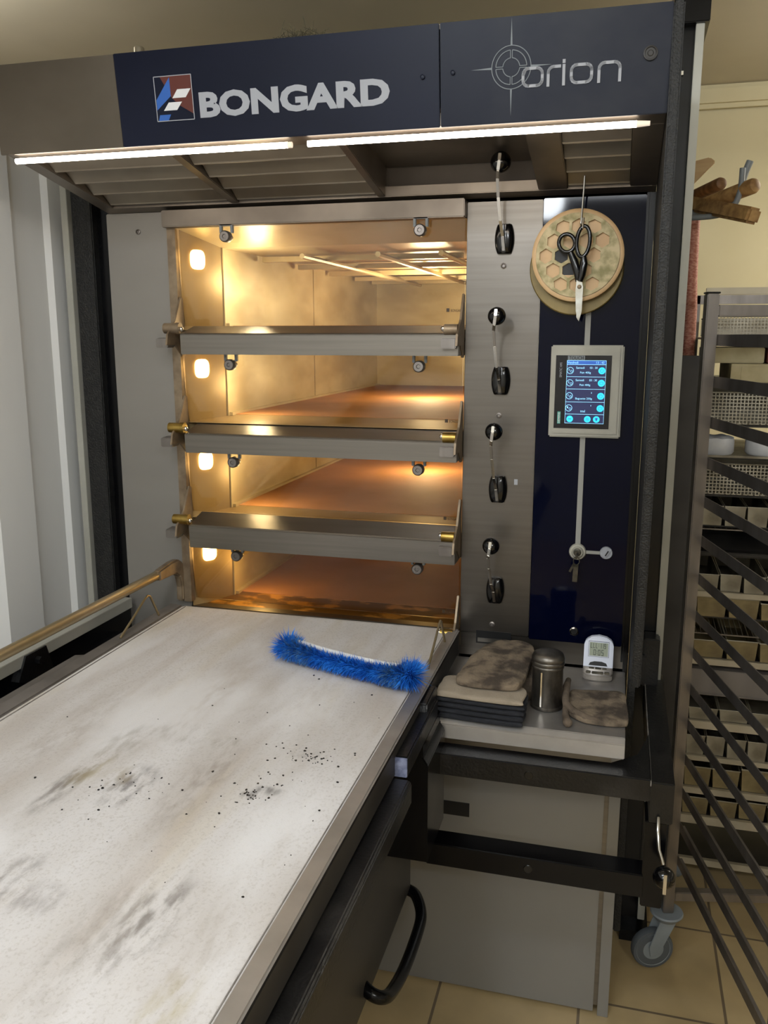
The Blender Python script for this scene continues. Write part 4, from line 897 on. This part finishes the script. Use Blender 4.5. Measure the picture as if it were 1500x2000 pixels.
# ================================================================== BACK SHELVES WITH TINS
sh = thing('tin_shelving', 'tall steel shelving crammed with bread tins behind the empty rack', 'shelving', (.5, 2.55, 0))
SX0, SX1, SY0, SY1 = .222, .92, 2.35, 2.78
for (x, y) in ((.188, 2.34), (.188, 2.76), (.90, 2.34), (.90, 2.76)):
    b = MB(); b.box(x-(.046 if (x < .5 and y < 2.5) else 0), x+.024, y, y+.024, .03, 1.665 if not (x < .5 and y < 2.5) else 1.50); b.build('post', 'darkbeam' if y < 2.5 else 'racksteel', sh, bevel=.001)
SHELVES = [1.545, 1.434, 1.326, 1.244, 1.145, 1.064, .985, .874, .816, .70, .595, .520, .416, .322, .237, .10]
for k, z in enumerate(SHELVES):
    b = MB(); b.box(SX0-.03, SX1, SY0+.012, SY1, z-.005, z); b.build('shelf', 'darktray', sh)
for (z0, z1) in ((1.649, 1.666), (.874-.002, .886), (.682, .699), (.497, .519), (.402, .416), (.303, .321), (.212, .236), (.085, .104)):
    b = MB(); b.box(SX0-.03, SX1, SY0-.002, SY0+.012, z0, z1); b.build('shelf_edge', 'shelfbar', sh, bevel=.001)
b = MB(); b.box(.188, SX1, 2.76, 2.784, 1.64, 1.665); b.build('top_bar', 'racksteel', sh)
for x in (.23, .87):
    b = MB(); b.lathe([(.035, -.010), (.040, 0), (.035, .010)], (x, 2.42, .0405), (1, .2, 0), 28); b.build('shelf_wheel', 'castergrey', sh, smooth=True)
# bread tins: one built, the rest copied
def tin(name, x0, x1, z0, z1, m, y0=2.352, dep=.28):
    w = x1-x0; h = z1-z0; g = .05*w
    t = thing(name, '', 'bread tin', ((x0+x1)/2, y0+dep/2, z0))
    b = MB(); T = [(x0, y0, z1), (x1, y0, z1), (x1, y0+dep, z1), (x0, y0+dep, z1)]; Bm = [(x0+g, y0+g, z0), (x1-g, y0+g, z0), (x1-g, y0+dep-g, z0), (x0+g, y0+dep-g, z0)]
    A = [b.bm.verts.new(v) for v in T]; B = [b.bm.verts.new(v) for v in Bm]; b.bm.faces.new(B)
    for i in range(4): b.bm.faces.new((A[i], A[(i+1) % 4], B[(i+1) % 4], B[i]))
    b.build('tin_body', m, t)
    b = MB(); b.tube([(T[i][0], T[i][1], z1-.001) for i in range(4)], .0016, 6, closed=True); b.build('rolled_rim', 'tin', t)
    return t
W_ = .052; P0 = tin('bread_tin', 0, W_, 0, .052, 'tin'); P1 = tin('bread_tin', 0, W_, 0, .052, 'tinb')
P0.location = (.235, 2.352+.14, 1.065)
rowdef = [ # shelf z, tin height, start x, width, count, proto, words
    (1.0645, .052, .222, .0505, 5, 0, 'under the middle wire grid'), (.8865, .046, .222, .053, 5, 0, 'on the pale edge below the black tray'),
    (.8165, .050, .225, .075, 4, 1, 'above the lower wire grid'), (.7005, .052, .225, .078, 4, 1, 'below the lower wire grid'),
    (.5205, .034, .225, .075, 4, 0, 'under the dark board'), (.4165, .056, .225, .048, 5, 0, 'two shelves under the dark board'),
    (.3225, .062, .225, .070, 4, 1, 'on the third shelf from the bottom'), (.2375, .048, .225, .070, 4, 1, 'on the second shelf from the bottom')]
nth = ['first', 'second', 'third', 'fourth', 'fifth']
used = {0: False, 1: False}
for (z, h, x, w, n, pr0, wd) in rowdef:
    for k in range(n):
        P = (P0, P1)[pr0]
        o = P if not used[pr0] else copy_tree(P)
        used[pr0] = True
        jit = random.uniform(-.006, .006)
        o.location = (x+k*(w+.0045)+w/2, 2.352+.14+random.uniform(0, .01), z); o.scale = (w/W_, 1, (h+(jit if pr0 else 0))/.052)
        o['label'] = f"{'brown baked' if pr0 else 'grey'} bread tin {wd}, {nth[k]} from the rack post"; o['category'] = 'bread tin'; o['group'] = 'bread tins on the shelving'
# perforated trays
def perf_tray(z0, z1, nx, rows, label, x0=.215):
    t = thing('perforated_tray', label, 'tray', (.5, 2.36, z0), 'perforated trays')
    x1 = .90; y = 2.347; b = MB(); s = (z1-z0)/rows
    for r in range(rows+1): b.box(x0, x1, y, y+.0015, z0+r*s-.0013, z0+r*s+.0013)
    n = int((x1-x0)/s)
    for k in range(n+1): b.box(x0+k*s-.0013, x0+k*s+.0013, y-.0003, y+.0012, z0, z1)
    b.build('perforated_side', 'perf', t)
    b = MB(); s2 = s*1.6
    for k in range(int((x1-x0)/s2)): b.box(x0+k*s2, x0+k*s2+.004, y, 2.72, z0-.001, z0+.001)
    for k in range(22): b.box(x0, x1, y+.017*k, y+.017*k+.004, z0+.001, z0+.002)
    b.box(x0, x1, 2.72, 2.722, z0, z1); b.build('perforated_base', 'perf', t)
    b = MB(); b.tube([(x0, y, z1), (x1, y, z1), (x1, 2.72, z1), (x0, 2.72, z1)], .002, 6, closed=True); b.build('wire_rim', 'tin', t)
perf_tray(1.549, 1.596, 0, 6, 'perforated metal tray on the highest shelf just under the rack crossbar')
perf_tray(1.331, 1.409, 0, 9, 'perforated metal tray directly above the white cloth rounds')
perf_tray(1.150, 1.228, 0, 9, 'rusty perforated metal tray directly below the white cloth rounds')
# brass tin box, cards, red box, cloth rounds, black tray, board, grids
b = MB(); b.box(.264, .60, 2.352, 2.62, 1.4345, 1.480); b.box(.264, .60, 2.350, 2.352, 1.474, 1.480); b.box(.288, .290, 2.3505, 2.352, 1.4345, 1.478); o = b.build('metal_box', 'cardb', bevel=.001); tag(o, 'long beige metal box above the second perforated tray', 'box')
b = MB(); b.box(.205, .345, 2.39, 2.6, 1.481, 1.520); o = b.build('card_box', 'cardb', bevel=.002); tag(o, 'crumpled beige card box lying on the long beige box', 'box')
b = MB(); b.box(.352, .42, 2.39, 2.6, 1.481, 1.522); o = b.build('card_box', 'redbox', bevel=.002); tag(o, 'dark red-brown box beside the beige card box', 'box')
for (x, y, r, lab) in ((.247, 2.42, .047, 'white rolled cloth round nearest the rack post'), (.372, 2.43, .050, 'white rolled cloth round further from the rack post')):
    b = MB(); b.lathe([(r*.9, 0), (r, .006), (r, .034), (r*.95, .043), (r*.7, .047), (r*.3, .046), (.001, .044)], (x, y, 1.2455), seg=40); o = b.build('cloth_round', 'cloth', smooth=True, warp=lambda v: (v.x, v.y, v.z+.002*math.sin(v.x*160)*math.sin(v.y*120)*(v.z > 1.26))); tag(o, lab+' on the dark tray', 'cloth', 'rolled cloth rounds')
b = MB(); b.box(.19, .90, 2.345, 2.75, 1.2442, 1.2450); b.box(.19, .90, 2.343, 2.347, 1.2442, 1.2500); o = b.build('baking_tray', 'tin'); tag(o, 'flat metal tray carrying the white cloth rounds', 'tray')
def grid(z, th, lab, sp=.012):
    t = thing('wire_grid', lab, 'grid', (.5, 2.5, z), 'wire grids'); b = MB()
    for k in range(int(.68/sp)): b.tube([(.215+k*sp, 2.348, z+.002), (.215+k*sp, 2.74, z+th)], .0013, 5)
    b.build('grid_wire', 'racksteel', t); b = MB(); b.tube([(.21, 2.347, z+.002), (.90, 2.347, z+.002), (.90, 2.742, z+th), (.21, 2.742, z+th)], .0022, 6, closed=True); b.build('grid_frame', 'racksteel', t)
grid(1.054, .004, 'wire cooling grid just above the black baking tray', .014)
grid(.769, .03, 'slanting wire grid between two rows of brown tins', .013)
b = MB(); b.prism([(2.342, .988), (2.342, .996), (2.36, 1.0), (2.42, 1.035), (2.72, 1.045), (2.72, .988)], 'x', .20, .90); o = b.build('baking_tray', 'darktray', bevel=.002); tag(o, 'black baking tray floured at its edge, in the middle of the shelving', 'tray')
b = MB(); b.box(.20, .90, 2.350, 2.70, .5965, .668); b.box(.20, .90, 2.347, 2.350, .5965, .602); o = b.build('dark_crate', 'greyframe', bevel=.003); tag(o, 'dark grey crate stored below the lower brown tins', 'crate')
b = MB(); b.tube([(.405, 2.347, .442), (.405, 2.56, .442)], .0245, 24); o = b.build('round_tin', 'tin', smooth=True); o.location.z = .4172; o.location.x = .50; tag(o, 'round metal tin lying among the square tins', 'tin')

# ================================================================== PEELS ON THE OVEN SIDE
hb = thing('peel_hook', 'curved grey steel hook bracket holding the wooden handles', 'hook bracket', (.14, 2.45, 1.85))
b = MB(); b.tube(smooth_path([(.10, 2.50, 1.862), (.215, 2.46, 1.862), (.245, 2.445, 1.875), (.262, 2.44, 1.91), (.270, 2.44, 1.945), (.280, 2.44, 1.975)]), .0085, 14); b.build('hook_rod', 'castergrey', hb, smooth=True)
b = MB(); b.tube(smooth_path([(.10, 2.42, 1.842), (.20, 2.40, 1.842), (.240, 2.39, 1.858), (.256, 2.385, 1.895), (.258, 2.385, 1.95)]), .007, 14); b.build('hook_rod', 'castergrey', hb, smooth=True)
b = MB(); b.box(.045, .115, 2.36, 2.54, 1.80, 1.90); b.build('mounting_plate', 'castergrey', hb, bevel=.002)
def stick(nm, p, q, r, m, lab, sq=False):
    b = MB()
    if sq:
        b.bar(p, q, r*2, r*2.1, (.2, 0, 1)); o = b.build(nm, m, bevel=.006, seg=2)
    else:
        p_, q_ = Vector(p), Vector(q); d = (q_-p_).normalized(); b.tube([p_, q_-d*.01, q_-d*.003, q_], [r*.95, r, r*.85, r*.5], 20); o = b.build(nm, m, smooth=True)
    tag(o, lab, 'peel', 'wooden peels')
stick('baking_peel', (.10, 2.62, 1.865), (.289, 2.36, 1.906), .0185, 'wood', 'long round wooden peel handle crossing over the others')
stick('baking_peel', (.10, 2.80, 1.915), (.224, 2.50, 1.935), .0165, 'wood2', 'short dark round wooden peel handle nearest the mast')
stick('baking_peel', (.12, 2.58, 1.905), (.278, 2.26, 1.822), .0175, 'wood', 'squared wooden peel handle pointing down below the others', True)
b = MB(); b.prism([(.12, 1.90), (.205, 1.988), (.19, 2.0), (.12, 1.985)], 'y', 2.50, 2.512); o = b.build('wooden_paddle', 'palewood', bevel=.003, warp=lambda v: v); tag(o, 'pale wooden paddle blade sticking out behind the lift mast', 'paddle')
hz = MB(); hz.tube([(.160, 2.50, 1.852), (.163, 2.50, 1.70), (.168, 2.50, 1.62), (.17, 2.50, 1.46)], .0165, 16); o = hz.build('braided_hose', 'hose', smooth=True); tag(o, 'red braided hose hanging down behind the lift mast', 'hose')
